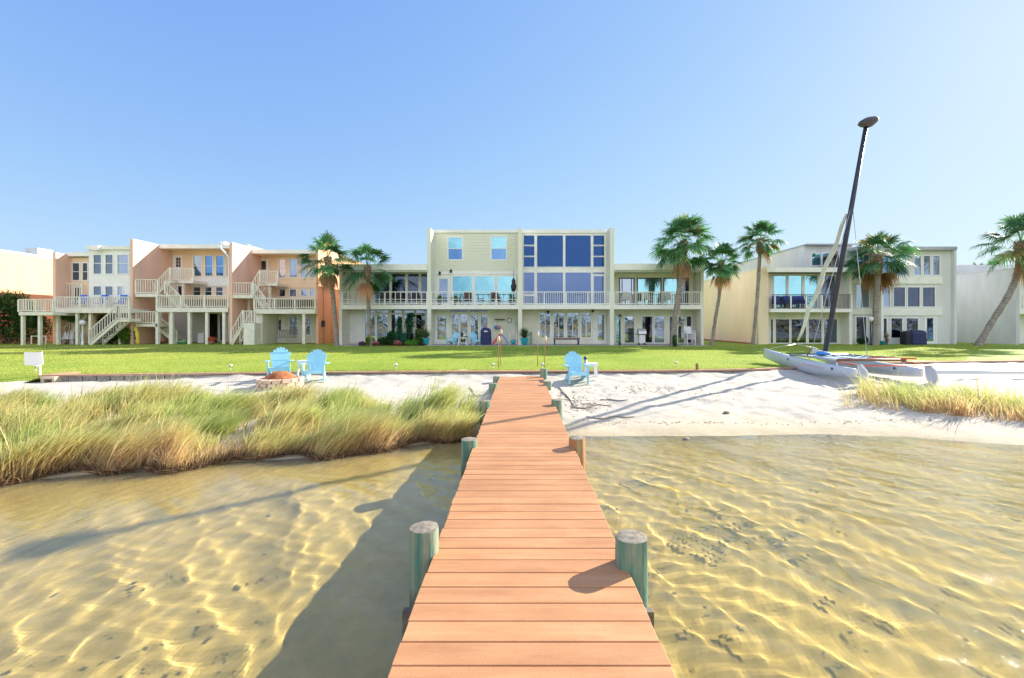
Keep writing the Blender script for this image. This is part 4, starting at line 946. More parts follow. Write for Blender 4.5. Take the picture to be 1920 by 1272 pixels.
# palm tops beyond the roof on the right
for i, (sx, sy, Y, label) in enumerate([(1803,520,50,'small palm top showing over the low roof, left one of three'), (1832,512,52,'small palm top showing over the low roof, middle one of three'), (1862,508,50,'small palm top showing over the low roof, right one of three')]):
    p = palm((wx(sx,Y), Y, GZ), [(0,0,-.1),(0,0,2),(.1,0,wz(sy,Y)-GZ)], 1.5, .14, label, nleaf=18, dead=0, seed=40+i); p['group'] = 'palm tops beyond the right roof'
# ---------------------------------------------------------------- bushes and bed plants
LEAF = blade_mat('shrub_leaf', .3, .5)
def leaf_cloud(blobs, n, size, cols, r, droop=0):
    V, F, C = [], [], []
    for _ in range(n):
        b = blobs[r.randrange(len(blobs))]; a = r.uniform(0, 6.283); z = r.uniform(-1, 1); q = math.sqrt(1-z*z); rad = r.uniform(.55, 1.05)
        rad *= 1 + .18*math.sin(5*a + 3*z)
        p = Vector((b[0]+b[3]*rad*q*math.cos(a), b[1]+b[4]*rad*q*math.sin(a), b[2]+b[5]*rad*z))
        if p.z < GZ: p.z = GZ + r.uniform(0, .1)
        d = Vector((r.gauss(0,1), r.gauss(0,1), r.gauss(.3,1)-droop)).normalized(); e = d.cross(Vector((r.gauss(0,1), r.gauss(0,1), r.gauss(0,1)))).normalized()
        s_ = size*r.uniform(.6,1.4); c = vary(cols[r.randrange(len(cols))], r, .35); k = len(V)
        V += [p-d*s_, p+e*s_*.42, p+d*s_, p-e*s_*.42]; F.append((k,k+1,k+2,k+3)); C += [c]*4
    return V, F, C
def bush(name, loc, blobs, n, size, cols, label, cat='bush', group=None, seed=1, stems=True, part='foliage'):
    r = random.Random(seed); t = thing(name, loc, label, cat, group)
    bl = [(loc[0]+b[0], loc[1]+b[1], loc[2]+b[2], *b[3:]) for b in blobs]
    V, F, C = leaf_cloud(bl, n, size, cols, r)
    np_mesh(part, [tuple(v - Vector(loc)) for v in V], F, LEAF, False, np.array(C), parent=t)
    if stems:
        q = MB()
        for b in bl[:6]:
            q.tube([(loc[0]+r.uniform(-.08,.08), loc[1], GZ-.05), ((loc[0]+b[0])/2, b[1], (b[2]+GZ)/2), (b[0], b[1], b[2]+b[5]*.3)], [.05*b[5]+.015, .03*b[5]+.01, .01], 6)
        q.build('stems', BOOT, t)
    return t
dg = [(.03,.09,.03),(.05,.13,.03),(.02,.07,.035)]; lg = [(.10,.22,.03),(.16,.26,.05)]
bush('round_bush', (wx(12,32), 32.1, GZ), [(0,0,1.6,1.6,1.0,1.6),(-.5,-.5,2.2,1.1,1.0,1.5),(1.3,.3,1.1,1.3,1.0,1.1),(.4,0,2.8,1.1,.8,1.0),(1.6,0,1.9,.8,.7,.8)], 15000, .075, dg+[(.09,.20,.04),(.12,.22,.05)], 'large round dark green bush at the left edge before the orange house', seed=4)
q = MB(); r = random.Random(6)
for i in range(26):
    q.lathe((wx(12,32)+r.uniform(-.8,1.8), 30.95+r.uniform(-.1,.3), r.uniform(.9,2.4)), [(.0,-.05),(.06,-.02),(.06,.03),(.0,.06)], 6)
q.build('blossoms', mat('red_blossom', (.55,.08,.08), .6, .2, 4), bpy.data.objects['round_bush'])
bush('shrub', (wx(207,30.9), 31.1, GZ), [(-.25,0,.5,.4,.3,.5),(.25,0,.75,.35,.3,.5)], 1600, .07, dg, 'dark green shrub below the stair landing of the leftmost peach unit', seed=5)
bush('shrub', (wx(232,30.8), 31.0, GZ), [(0,0,.6,.4,.3,.6),(-.3,0,.8,.25,.2,.3)], 1300, .08, lg, 'bright lime shrub tucked against the first peach fin wall', seed=6)
bush('climbing_plant', (wx(120,31), 31.2, GZ), [(0,0,2.0,.65,.3,.30),(.4,0,1.85,.3,.3,.3)], 1300, .07, [(.12,.20,.04),(.08,.15,.04)], 'hanging creeper under the leftmost raised deck', 'climbing plant', seed=7)
# garden bed in front of C0
bed = MB().box(wx(676,29), wx(800,29), 28.5, 30.7, GZ-.05, GZ+.04).build('garden_bed', MULCH); tag(bed, kind='structure')
gp = 'plants in the garden bed'
PL = [('conifer',749,29.6,[(0,0,.75,.22,.22,.75),(0,0,1.5,.16,.16,.4)],1400,.06,[(.02,.11,.06),(.03,.15,.08)],'narrow dark cone shaped conifer in the garden bed','conifer'),
      ('conifer',768,29.5,[(0,0,.7,.2,.2,.6),(0,0,1.5,.32,.25,.55),(.1,0,2.0,.3,.2,.15)],1700,.06,[(.02,.10,.05),(.04,.14,.06)],'taller spreading conifer right of the cone shaped one in the garden bed','conifer'),
      ('shrub',722,29.1,[(0,0,.3,.5,.3,.28),(.5,0,.35,.5,.3,.35)],1800,.07,dg,'low dark shrub in the middle of the garden bed','shrub'),
      ('shrub',742,29.0,[(0,0,.25,.25,.2,.3),(0,0,.55,.2,.2,.3)],800,.06,[(.03,.14,.08)],'blue green upright shrub under the cone shaped conifer','shrub'),
      ('ground_cover',772,28.8,[(0,0,.18,.45,.25,.18)],1000,.06,[(.10,.32,.03),(.14,.36,.05)],'bright green low leafy patch at the front of the garden bed','ground cover'),
      ('flower_clump',683,28.8,[(-.1,0,.14,.28,.2,.14),(.3,0,.1,.2,.2,.12)],700,.05,[(.16,.05,.16),(.10,.04,.13),(.22,.08,.2)],'purple leaved clump left of the full green palm','flowers'),
      ('flower_clump',704,28.7,[(0,0,.16,.22,.2,.16)],450,.05,[(.50,.12,.14),(.35,.25,.2),(.10,.15,.05)],'pink flower clump just right of the full green palm','flowers'),
      ('flower_clump',745,28.7,[(0,0,.2,.25,.2,.16)],450,.05,[(.55,.12,.12),(.4,.2,.2),(.10,.15,.05)],'red and white flower clump in the middle of the garden bed','flowers'),
      ('shrub',785,29.2,[(0,0,.35,.3,.25,.35),(0,0,.8,.22,.2,.3)],1000,.07,[(.05,.15,.04),(.14,.18,.05)],'loose green shrub beside the lamp post of the garden bed','shrub'),
      ('shrub',733,29.8,[(0,0,.5,.3,.25,.4)],700,.08,[(.04,.15,.05)],'tall green shrub behind the low dark one in the garden bed','shrub'),
      ('shrub',756,29.2,[(0,0,.4,.25,.2,.4)],700,.07,[(.05,.22,.16),(.04,.18,.1)],'blue green leafy shrub between the two conifers','shrub')]
for i, (nm, sx, Y, bl, n, sz, cs, lab, cat) in enumerate(PL): bush(nm, (wx(sx,Y), Y, GZ), bl, n, sz, cs, lab, cat, gp, seed=50+i)
q = MB(); r = random.Random(9)
for sx in (704, 745):
    for k in range(14): q.lathe((wx(sx,28.6)+r.uniform(-.2,.2), 28.5+r.uniform(0,.15), GZ+r.uniform(.15,.36)), [(0,-.03),(.045,0),(0,.03)], 6)
q.build('blossoms', mat('pink_blossom', (.75,.25,.30), .6, .2, 4), bpy.data.objects['flower_clump.002'])
bush('tree_base_plant', (wx(1264,27.7), 27.6, GZ), [(0,0,.35,.13,.1,.4)], 300, .06, [(.05,.14,.03)], 'leafy ivy sprig growing at the foot of the tallest palm', 'plant', seed=71)
bush('tree_base_plant', (wx(691,28), 27.85, GZ), [(0,0,.3,.14,.1,.35)], 300, .06, lg, 'small lime sprout at the foot of the full green palm', 'plant', seed=72)
for i, (sx, Y, lab, cs, h) in enumerate([(798,29.2,'yellow green plant in a teal pot beside the garden lamp',[(.18,.26,.05),(.10,.18,.04)],.9),(983.5,29.3,'spiky green plant in a teal pot beside the middle party wall',[(.08,.14,.05),(.05,.10,.04)],1.0)]):
    X0 = wx(sx, Y); p = thing('potted_plant', (X0, Y, GZ), lab, 'potted plant', 'teal pots on the patio')
    MB().lathe((X0, Y, GZ+.03), [(.15,0),(.2,.15),(.24,.36),(.27,.42),(.27,.46),(.22,.46),(.2,.38)], 18).build('pot', TEAL, p)
    rr_ = random.Random(i); V, F, C = [], [], []
    for k in range(190):
        a = rr_.uniform(0,6.28); el = R(rr_.uniform(38,88)); ln = h*rr_.uniform(.5,1.05); b = Vector((X0,Y,GZ+.42)); d = Vector((math.cos(a)*math.cos(el), math.sin(a)*math.cos(el), math.sin(el))); s_ = d.cross(Vector((0,0,1))).normalized()*.014; kk = len(V); m1 = b+d*ln*.6; tp = b+d*ln+Vector((0,0,-ln*.15)); c = vary(cs[k%2], rr_, .3)
        V += [b-s_,b+s_,m1+s_,m1-s_,tp,tp]; F += [(kk,kk+1,kk+2,kk+3),(kk+3,kk+2,kk+4,kk+5)]; C += [c]*6
    np_mesh('foliage', [tuple(v - Vector((X0,Y,GZ))) for v in V], F, LEAF, False, np.array(C), parent=p)
# ---------------------------------------------------------------- grasses
def ribbons(name, X, Y, Z, H, LX, LY, Wd, col0, col1, col2, m, seg=4, kind='stuff', wob=.25, seed=1, parent=None):
    """many curved blades at once: roots X,Y,Z, height H, lean LX,LY at the tip"""
    r = np.random.default_rng(seed); n = len(X); t = np.linspace(0, 1, seg+1)
    ang = r.uniform(0, np.pi, n); px, py = np.cos(ang), np.sin(ang)
    V = np.zeros((n, seg+1, 2, 3), np.float32); C = np.zeros((n, seg+1, 2, 3), np.float32)
    kx = r.normal(0, wob, n)*H; ky = r.normal(0, wob, n)*H
    for j, tt in enumerate(t):
        cx = X + LX*tt**1.8 + kx*tt**1.5; cy = Y + LY*tt**1.8 + ky*tt**1.5; cz = Z + H*(tt - .16*tt**3)
        w_ = Wd*(1 - .92*tt**1.6)
        for s_, e in ((0,-1),(1,1)):
            V[:, j, s_, 0] = cx + e*px*w_; V[:, j, s_, 1] = cy + e*py*w_; V[:, j, s_, 2] = cz
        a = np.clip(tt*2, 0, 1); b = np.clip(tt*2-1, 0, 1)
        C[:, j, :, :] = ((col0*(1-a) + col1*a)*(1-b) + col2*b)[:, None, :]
    idx = (np.arange(n)*(seg+1)*2)[:, None] + (np.arange(seg)*2)[None, :]; idx = idx.ravel()
    F = np.stack([idx, idx+1, idx+3, idx+2], 1)
    o = np_mesh(name, V.reshape(-1, 3), F, m, True, C.reshape(-1, 3), kind=kind, parent=parent); return o
def pick(r, n, cols, p, var=.2):
    c = np.array(cols)[r.choice(len(cols), n, p=p)]; return c*(1 + r.uniform(-var, var, (n,1)))*(1 + r.uniform(-.06,.06,(n,3)))
BL = blade_mat('marsh_blade', .42, .6)
def marsh(n, seed, xr, front, back, hfun, lean, dens=None):
    r = np.random.default_rng(seed); X = r.uniform(*xr, n*3); u = r.random(n*3)**1.15; Yf = front(X); Yb = back(X); Y = Yf + (Yb-Yf)*u
    keep = (Yb > Yf + .05)
    cl = vnoise(X, Y, .32, seed+2)*.6 + vnoise(X, Y, .9, seed+3)*.4
    keep &= r.random(n*3) < np.clip((cl-.34)*3.2, .05, 1)
    if dens is not None: keep &= r.random(n*3) < dens(X, Y)
    X, Y, u, cl = X[keep][:n], Y[keep][:n], u[keep][:n], cl[keep][:n]; n = len(X)
    Z = sand_z(X, Y) - .03
    hv = vnoise(X, Y, .55, seed+5); H = hfun(X, Y)*(.50 + .9*hv)*r.uniform(.6, 1.2, n)
    lv = vnoise(X, Y, .8, seed+6)
    LX = H*(lean[0]*(.45 + 1.1*lv)) + r.normal(0,.05,n); LY = H*(lean[1] + .9*(vnoise(X, Y, .7, seed+7)-.5))
    dry = (vnoise(X, Y, .7, seed+8) > .50).astype(float)[:, None]*.75 + r.random((n,1))*.25
    fr = np.clip(1 - (Y-front(X))/.9, 0, 1)[:, None]
    g0 = pick(r, n, [(.62,.42,.22),(.48,.36,.24),(.72,.50,.28)], [.4,.3,.3]); g1g = pick(r, n, [(.32,.45,.10),(.46,.54,.13),(.12,.25,.07)], [.4,.4,.2]); g1d = pick(r, n, [(.74,.55,.28),(.70,.46,.25),(.84,.68,.36)], [.4,.3,.3])
    g2 = pick(r, n, [(.68,.70,.26),(.84,.74,.40),(.46,.58,.18)], [.45,.3,.25])
    mixd = np.clip(dry*.7 + fr*.75 - .05, 0, 1); g1 = g1g*(1-mixd) + g1d*mixd
    short = r.random(n) < .1; tall = r.random(n) < .05; H = np.where(tall, H*1.4, H); LX = np.where(tall, LX*.6, LX)
    return X, Y, Z, np.where(short, H*.6, H), LX, LY, r.uniform(.0045, .0095, n), g0, g1, g2
mf = lambda x: shore(x) - .02 + .12*np.sin(x*3.1) + .08*np.sin(x*7.7+1)
_mb = (np.array([-14,-8,-6,-4.2,-3.2,-2.3,-1.4,-1.0,-.75]), np.array([8.6,9.0,9.1,8.9,8.7,8.5,8.6,8.9,7.9]))
mback = lambda x: np.interp(x, *_mb)
ribbons('marsh_grass', *marsh(62000, 3, (-12,-.8), mf, mback, lambda x, y: .50 + .12*np.clip((x+3)/2.2, 0, 1) - .05*np.clip((y-7.5)/1.5,0,1), (.46,.05)), BL, seg=5, wob=.14)
o = bpy.data.objects['marsh_grass']; tag(o, 'dense wind combed tan and green marsh grass along the left waterline', 'grass', kind='stuff')
r = np.random.default_rng(88); n = 5200; X = r.uniform(-11,-.85,n); Y = mf(X) + np.abs(r.normal(0,.22,n)); ok = vnoise(X, Y, .5, 91) > .42; X, Y = X[ok], Y[ok]; n = len(X)
c = pick(r, n, [(.70,.52,.30),(.56,.40,.24),(.80,.62,.38)], [.4,.3,.3], .25); H = r.uniform(.18,.42,n)
o = ribbons('dead_stalks', X, Y, sand_z(X, Y)-.02, H, H*.28+r.normal(0,.06,n), r.normal(-.03,.06,n), r.uniform(.003,.007,n), c*.75, c, c, BL, seg=3, wob=.2)
tag(o, 'pale dead upright stalks along the water side of the marsh grass', 'dead grass', kind='stuff')
# straw and root litter at the foot of the marsh
r = np.random.default_rng(8); n = 9000; X = r.uniform(-11,-.8,n); Y = mf(X) + np.abs(r.normal(0,.16,n)) - .08
c = pick(r, n, [(.18,.11,.07),(.30,.19,.11),(.46,.32,.19)], [.45,.3,.25], .3)
o = ribbons('straw_litter', X, Y, sand_z(X, Y)+.02, r.uniform(.02,.13,n), r.normal(0,.12,n), r.normal(0,.10,n), r.uniform(.003,.007,n), c*.7, c, c*1.2, BL, seg=2, wob=.5)
tag(o, 'brown roots and straw litter at the foot of the marsh grass', 'straw', kind='stuff')
# right clump
def rback(x): return np.interp(x, [6.5,7.0,7.6,8.4,9.5,11,14,18], [9.0,9.5,10.3,10.6,10.4,10.0,10.6,11])
def rfront(x): return np.interp(x, [6.5,7.0,7.6,8.2,8.8,9.8,11,14,18], [9.0,8.9,8.7,8.5,8.1,7.6,7.3,7.4,7.6])
ribbons('dune_grass', *marsh(8500, 23, (6.5,17), rfront, rback, lambda x, y: .30+.20*np.clip((x-6.2)/1.2,0,1), (-.18,.05), dens=lambda x, y: np.clip(.06+(x-7.2)*.8, .10, 1)*np.where(vnoise(x,y,1.1,77)>.42,1,.2)), BL, seg=4)
tag(bpy.data.objects['dune_grass'], 'sparse green and tan dune grass on the sand in front of the catamaran stern', 'grass', kind='stuff')
# lawn blades: dense near the edge of the seawall, thinning with distance
r = np.random.default_rng(14); n = 230000
T = r.random(n)**1.9*17.5 + .02; X = (r.random(n)*2-1); Yt = 13 + T; X = X*Yt*1.22 + .05*Yt; Y = bound(X) + T
ok = (Y < 31) & ~((X > wx(636,29.5)) & (X < wx(1320,29.5)) & (Y > 28.4)); X, Y = X[ok], Y[ok]; n = len(X)
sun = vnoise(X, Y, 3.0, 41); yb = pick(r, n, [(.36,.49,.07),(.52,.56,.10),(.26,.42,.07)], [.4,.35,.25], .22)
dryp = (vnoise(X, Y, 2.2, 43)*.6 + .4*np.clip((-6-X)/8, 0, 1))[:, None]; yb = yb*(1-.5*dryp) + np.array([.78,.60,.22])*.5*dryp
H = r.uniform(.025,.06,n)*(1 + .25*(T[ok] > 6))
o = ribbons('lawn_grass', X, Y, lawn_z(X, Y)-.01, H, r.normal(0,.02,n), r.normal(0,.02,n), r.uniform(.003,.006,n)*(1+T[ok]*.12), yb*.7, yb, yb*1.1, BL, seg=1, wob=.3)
tag(o, 'short yellow green lawn grass between the seawall and the houses', 'grass', kind='stuff')
# shaggy lawn edge hanging over the wall cap
n = 17000; X = r.uniform(-22,30,n); Y = bound(X) + .12 + np.abs(r.normal(0,.10,n)) - .10*(vnoise(X, X*0, .6, 66) > .62); c = pick(r, n, [(.14,.22,.04),(.22,.30,.05)], [.5,.5], .3)
o = ribbons('edge_grass', X, Y, lawn_z(X, Y)-.01, r.uniform(.03,.10,n), r.normal(0,.03,n), r.normal(-.03,.03,n), r.uniform(.003,.005,n), c*.6, c, c*1.3, BL, seg=2)
tag(o, 'uncut darker grass fringe along the seawall cap', 'grass', kind='stuff')
# ---------------------------------------------------------------- timber seawall
sw_ = thing('seawall', (0, 13, 0), 'low timber seawall with reddish cap board between the lawn and the white sand', 'seawall')
CAP = mat('red_cap_timber', (.46,.27,.18), .8, .15, 3, bump=.3, bscale=30, stretch=(.6,6,6)); PLK = mat('gray_wall_plank', (.30,.28,.25), .9, .25, 5, bump=.4, stretch=(4,4,1))
for i in range(len(WALL)-1):
    (x0,y0),(x1,y1) = WALL[i], WALL[i+1]
    if i == 2: pass
    MB().bar((x0,y0+.03,.105), (x1,y1+.03,.105), .18, .045).build('cap_board', CAP, sw_)
    q = MB(); Ln = math.hypot(x1-x0, y1-y0); k = max(1, int(Ln/.17))
    for j in range(k):
        a, b = (j+.04)/k, (j+.96)/k
        q.bar((x0+(x1-x0)*a, y0+(y1-y0)*a, -.18), (x0+(x1-x0)*b, y0+(y1-y0)*b, -.18+.006*math.sin(j*3)), .04, .50)
    q.build('sheet_planks', PLK, sw_)
x0, y0 = WALL[0]
MB().bar((x0+.02,y0+.16,.105), (x0+.2,y0+.8,.105), .22, .05).build('cap_board', CAP, sw_)
MB().bar((x0+.02,y0+.16,-.18), (x0+.2,y0+.8,-.18), .04, .5).build('sheet_planks', PLK, sw_)
# ---------------------------------------------------------------- catamaran on the beach
HULLM = mat('white_gelcoat', (.58,.62,.67), .35, .05, 1.5); DARKM = mat('anodised_black', (.045,.05,.07), .35, .2, 3, metal=.4)
TRAMP = mat('light_blue_mesh', (.42,.60,.74), .7, .08, 4, trans=.3); REDP = mat('red_tiller_tube', (.60,.10,.06), .5, .1, 4); ALU = mat('aluminium', (.55,.56,.58), .35, .08, 3, metal=.8)
BROWNT = mat('brown_tube', (.22,.12,.08), .6, .2, 3); BLUES = mat('blue_cloth', (.05,.25,.62), .7, .1, 4)
cat = thing('catamaran', (10.05, 14, GZ), 'white beach catamaran pulled up to the seawall with a tall dark mast', 'catamaran')
def hull(sx_, sy_, bx_, by_, zs, zb):
    """lofted banana hull from stern to bow"""
    n = 26; m_ = 14; S0 = Vector((sx_, sy_, 0)); B0 = Vector((bx_, by_, 0)); L_ = (B0-S0).length; d = (B0-S0).normalized(); s_ = Vector((d.y, -d.x, 0)); vs = []
    for i in range(n+1):
        t = i/n
        keel = zs + (zb-zs)*t + .19*(2*t-1)**2 - .12; deck = zs + .30 + (zb-zs-.0)*t + .10*t*t - .02*math.sin(math.pi*t)
        hw = .125*min(1, .45 + 3*t)*(1 - max(0, (t-.55)/.45)**2.2*.93)
        for k in range(m_):
            a = 2*math.pi*k/m_; cx, cz = math.cos(a), math.sin(a)
            z = keel + (deck-keel)*(.5 + .5*cz) if True else 0
            wid = hw*(abs(cx)**.55)*(1 if cx >= 0 else -1)*(.55 + .45*min(1, (.5+.5*cz)*2.2))
            vs.append(S0 + d*L_*t + s_*wid + Vector((0,0,z)))
    q = MB(); q.add(vs, [(i*m_+k, i*m_+(k+1)%m_, (i+1)*m_+(k+1)%m_, (i+1)*m_+k) for i in range(n) for k in range(m_)] + [tuple(range(m_))[::-1], tuple(n*m_+k for k in range(m_))], True)
    h = q.build('hull', HULLM, cat)
    e = MB()
    for t in (.16, .62):
        p = S0 + d*L_*t - s_*.122; e.lathe((0,0,0), [(.035,-.01),(.035,.01)], 10); e.v[-20:] = [tuple(p + Vector((0,0,zs+(zb-zs)*t+.20)) + d*v[0] + s_*v[2]*.5 + Vector((0,0,v[1]))) for v in e.v[-20:]]
    e.build('port', DARKM, h)
    return h
h1 = hull(8.86, 11.65, 8.98, 16.25, .02, .22); h2 = hull(10.74, 11.80, 10.76, 16.35, .02, .22)
# faint pink script on the near hull side: strokes only, unreadable in the photo
q = MB(); r = random.Random(2); x0 = 8.895; pts = []
for i in range(34):
    t = i/33; pts.append((8.913 - .026*t - .120, 13.7 - 1.0*t, .27 - .05*t + .028*math.sin(i*2.3) + .01*math.sin(i*.9)))
q.tube(pts, .009, 5); q.build('script_mark', mat('faded_pink', (.75,.38,.42), .6, .1, 4), h1)
zt_ = .50
for y in (12.35, 14.5): MB().tube([(8.88, y, zt_), (10.78, y, zt_)], .04, 10).build('crossbeam', DARKM if y > 13 else BROWNT, cat)
for x in (8.9, 10.76):
    MB().tube([(x, 12.35, zt_), (x, 14.5, zt_)], .03, 8).build('side_rail', ALU, cat)
    for y in (12.4, 14.45): MB().tube([(x, y, .22), (x, y, zt_)], .03, 8).build('pylon', ALU, cat)
q = MB(); nx, ny = 12, 14; vs = []
for j in range(ny+1):
    for i in range(nx+1):
        u, v = i/nx, j/ny; vs.append((8.93+1.80*u, 12.4+2.05*v, zt_ - .05*math.sin(math.pi*u)*math.sin(math.pi*v) + .004*math.sin(9*u+7*v)))
q.add(vs, [(j*(nx+1)+i, j*(nx+1)+i+1, (j+1)*(nx+1)+i+1, (j+1)*(nx+1)+i) for j in range(ny) for i in range(nx)], True)
tr = q.build('trampoline', TRAMP, cat)
q = MB()
for x in (9.55, 10.15): q.bar((x, 12.45, zt_+.015), (x, 14.4, zt_+.015), .05, .012)
q.build('hiking_strap', NAVY, tr)
q = MB(); r = random.Random(5)
for i in range(7):
    a = (9.5+.2*i, 13.9-.15*i, zt_+.03); q.tube([a, (a[0]+.25, a[1]-.1, zt_+.05), (a[0]+.5, a[1]+.15, zt_+.03)], .012, 5)
q.build('sheet_rope', BLACK, tr)
MB().lathe((9.75, 14.2, zt_), [(.02,0),(.16,.02),(.13,.10),(.0,.13)], 10, sx=1.5).build('folded_sail_cloth', BLUES, tr)
MB().bar((10.0, 12.7, .53), (10.95, 12.2, .55), .05, .04).build('tiller_extension', REDP, cat)
MB().tube([(8.86, 11.45, .42), (10.76, 11.55, .42)], .018, 8).build('tiller_crossbar', REDP, cat)
for x, y in ((8.86, 11.6), (10.76, 11.75)):
    rd = MB().prism([(y-.02,.44),(y-.14,.46),(y-.34,.30),(y-.40,.05),(y-.30,-.12),(y-.16,-.10),(y-.06,.1)], 'x', x-.02, x+.02).build('rudder', HULLM, cat)
    MB().bar((x, y-.1, .42), (x, y+.75, .46), .03, .03).build('tiller_arm', REDP, rd)
mb_, mt = Vector((10.02, 14.5, .50)), Vector((10.16, 12.95, 7.32))
mast = MB().tube([mb_ + (mt-mb_)*t for t in (0,.02,.5,1)], [.05,.078,.070,.056], 14).build('mast', DARKM, cat)
fl_ = MB(); fl_.lathe((0,0,0), [(.0,-.16),(.07,-.155),(.19,-.08),(.245,.0),(.20,.07),(.08,.115),(.0,.12)], 20, sx=1.15, sy=.9)
fl_.xf(Matrix.Translation(mt+Vector((.06,0,.10))) @ Matrix.Rotation(R(-12), 4, 'Y')); fl_.v = [tuple(v) for v in fl_.v]
fl_.build('mast_float', mat('gray_float', (.08,.075,.09), .5, .1, 3), mast)
hd = mb_ + (mt-mb_)*.69; br = Vector((10.0, 15.95, .78))
st = MB().tube([br, hd], .009, 5).build('forestay', DARKM, cat)
q = MB(); pts = []; rr = []
for i in range(15):
    t = .03 + .90*i/14; pts.append(br + (hd-br)*t + Vector((.035*math.sin(i*1.3)-.05*math.sin(math.pi*t)*.35, 0, 0))); rr.append((.028 + .045*math.sin(math.pi*min(1, t*1.02))**.7)*(1+.12*math.sin(i*2.1)))
q.tube(pts, rr, 9); q.build('furled_jib', mat('pale_sailcloth', (.62,.64,.56), .8, .12, 3, bump=.4), st)
q = MB()
for bx_, by_ in ((8.98, 15.85), (10.76, 15.95)): q.tube([(bx_, by_, .62), br], .009, 5)
q.build('bow_bridle', ALU, cat)
for x, y in ((8.92, 13.6), (10.78, 13.7)): MB().tube([(x, y, .42), hd + Vector((0,0,-.02))], .009, 5).build('shroud', ALU, cat)
for x in (8.95, 9.0): pass
MB().tube([(8.93, 13.75, .48), (8.99, 13.6, .75)], .02, 6).build('shroud_adjuster', BROWNT, cat)
# white spar lying behind the catamaran
sp = MB().tube([(11.6, 12.6, .12), (14.2, 12.9, .10), (16.0, 13.0, .06)], [.04,.05,.03], 8).build('spare_spar', HULLM); tag(sp, 'long white spar lying on the sand behind the catamaran stern', 'spar')

# ---------------------------------------------------------------- chairs
def adirondack(loc, rz, label, group, m=LBLUE, sc=1.0):
    t = thing('adirondack_chair', (0,0,0), label, 'chair', group)
    q = MB(); n = 7
    for i in range(n):                      # fan of slats with an arched top, leaning back
        u = (i-(n-1)/2); xb = u*.064; xt = u*.090; h = .84 - .026*u*u*(.9); w0, w1 = .029, .0425
        zb, yb, yt, zt2 = .30, .10, .10+.36*h/.84, .30+.70*h/.84
        vs = []
        for (xx, yy, zz, ww) in ((xb, yb, zb, w0), (xb+(xt-xb)*.86, yb+(yt-yb)*.86, zb+(zt2-zb)*.86, w1), (xt, yt, zt2, w1*.85)):
            vs += [(xx-ww, yy-.01, zz), (xx+ww, yy-.01, zz), (xx+ww, yy+.012, zz), (xx-ww, yy+.012, zz)]
        f = [(0,1,2,3)[::-1], (8,9,10,11)]
        for a in (0, 4): f += [(a+k, a+(k+1)%4, a+4+(k+1)%4, a+4+k) for k in range(4)]
        q.add(vs, f)
    q.bar((-.27,.245,.56), (.27,.245,.56), .03, .06); q.bar((-.30,.37,.82), (.30,.37,.82), .03, .05)
    q.build('backrest', m, t)
    q = MB()
    for i in range(6): y = -.42+.095*i; z = .375-.022*i; q.box(-.27, .27, y, y+.082, z-.012, z+.012)
    q.box(-.27,.27,-.445,-.425,.27,.385); q.build('seat', m, t)
    for s in (-1, 1):
        MB().prism([(-.47,.60),(.28,.57),(.28,.548),(-.47,.578)], 'x', s*.30-.0, s*.42).build('armrest', m, t)
        MB().box(s*.31-.02, s*.31+.02, -.42, -.31, 0, .575).build('front_leg', m, t)
        MB().prism([(-.40,.37),(-.40,.26),(.34,.0),(.48,.0),(.30,.12),(.12,.29)], 'x', s*.275-.012, s*.275+.012).build('rear_leg', m, t)
    t.location = loc; t.rotation_euler = (0,0,rz); t.scale = (sc,)*3
    return t
def sz(x, y): return float(sand_z(np.array([x]), np.array([y]))[0])
gA = 'light blue garden chairs'
ch = adirondack((-6.62, 12.25, sz(-6.62,12.25)), R(24), 'light blue slatted garden chair on the sand, farther one by the fire pit', gA, sc=.83)
for x, y, rz, lab, z, sc in ((-5.5, 11.95, R(16), 'light blue slatted garden chair on the sand, nearer one right of the fire pit', None, .83),
                     (1.56, 12.15, R(8), 'light blue slatted garden chair alone on the sand right of the boardwalk', None, .83),
                     (wx(850,29.6), 29.5, R(-25), 'light blue garden chair on the patio in front of the glass door', GZ+.03, .85), (wx(891,29.6), 29.5, R(28), 'light blue garden chair on the patio beside the covered grill', GZ+.03, .85)):
    copy_tree(ch, (x, y, sz(x,y) if z is None else z), rz, lab, gA, sc)
def plastic_table(loc, label, m=WPLAS, w=.24, h=.42, group=None, dz=0):
    t = thing('side_table', loc, label, 'side table', group); x, y, z = loc
    q = MB(); q.box(x-w, x+w, y-w, y+w, z+h-.03, z+h); q.box(x-w+.02, x+w-.02, y-w+.02, y+w-.02, z+h-.07, z+h-.031); q.build('tabletop', m, t, bevel=.008)
    for a in (-1, 1):
        for b in (-1, 1): MB().bar((x+a*(w-.03), y+b*(w-.03), z), (x+a*(w-.06), y+b*(w-.06), z+h-.07), .045, .045).build('leg', m, t)
    return t
plastic_table((2.02, 12.55, sz(2.02,12.55)), 'small white plastic table beside the lone blue chair', w=.2)
plastic_table((-6.05, 12.6, sz(-6.05,12.6)), 'small white plastic table between the two blue fire pit chairs', w=.2)
plastic_table((wx(868,29.4), 29.3, GZ+.03), 'low white patio table between the two blue patio chairs', w=.3, h=.5)
ln = thing('lantern', (1.88, 12.5, sz(2.02,12.55)+.42), 'dark little lantern standing on the small white table', 'lantern')
MB().lathe((1.88,12.5,sz(2.02,12.55)+.421), [(.05,0),(.055,.02),(.04,.03),(.04,.11)], 10).build('base', METAL, ln); MB().lathe((1.88,12.5,sz(2.02,12.55)+.53), [(.055,0),(.05,.05),(.02,.09),(0,.1)], 10).build('cap', NAVY, ln)
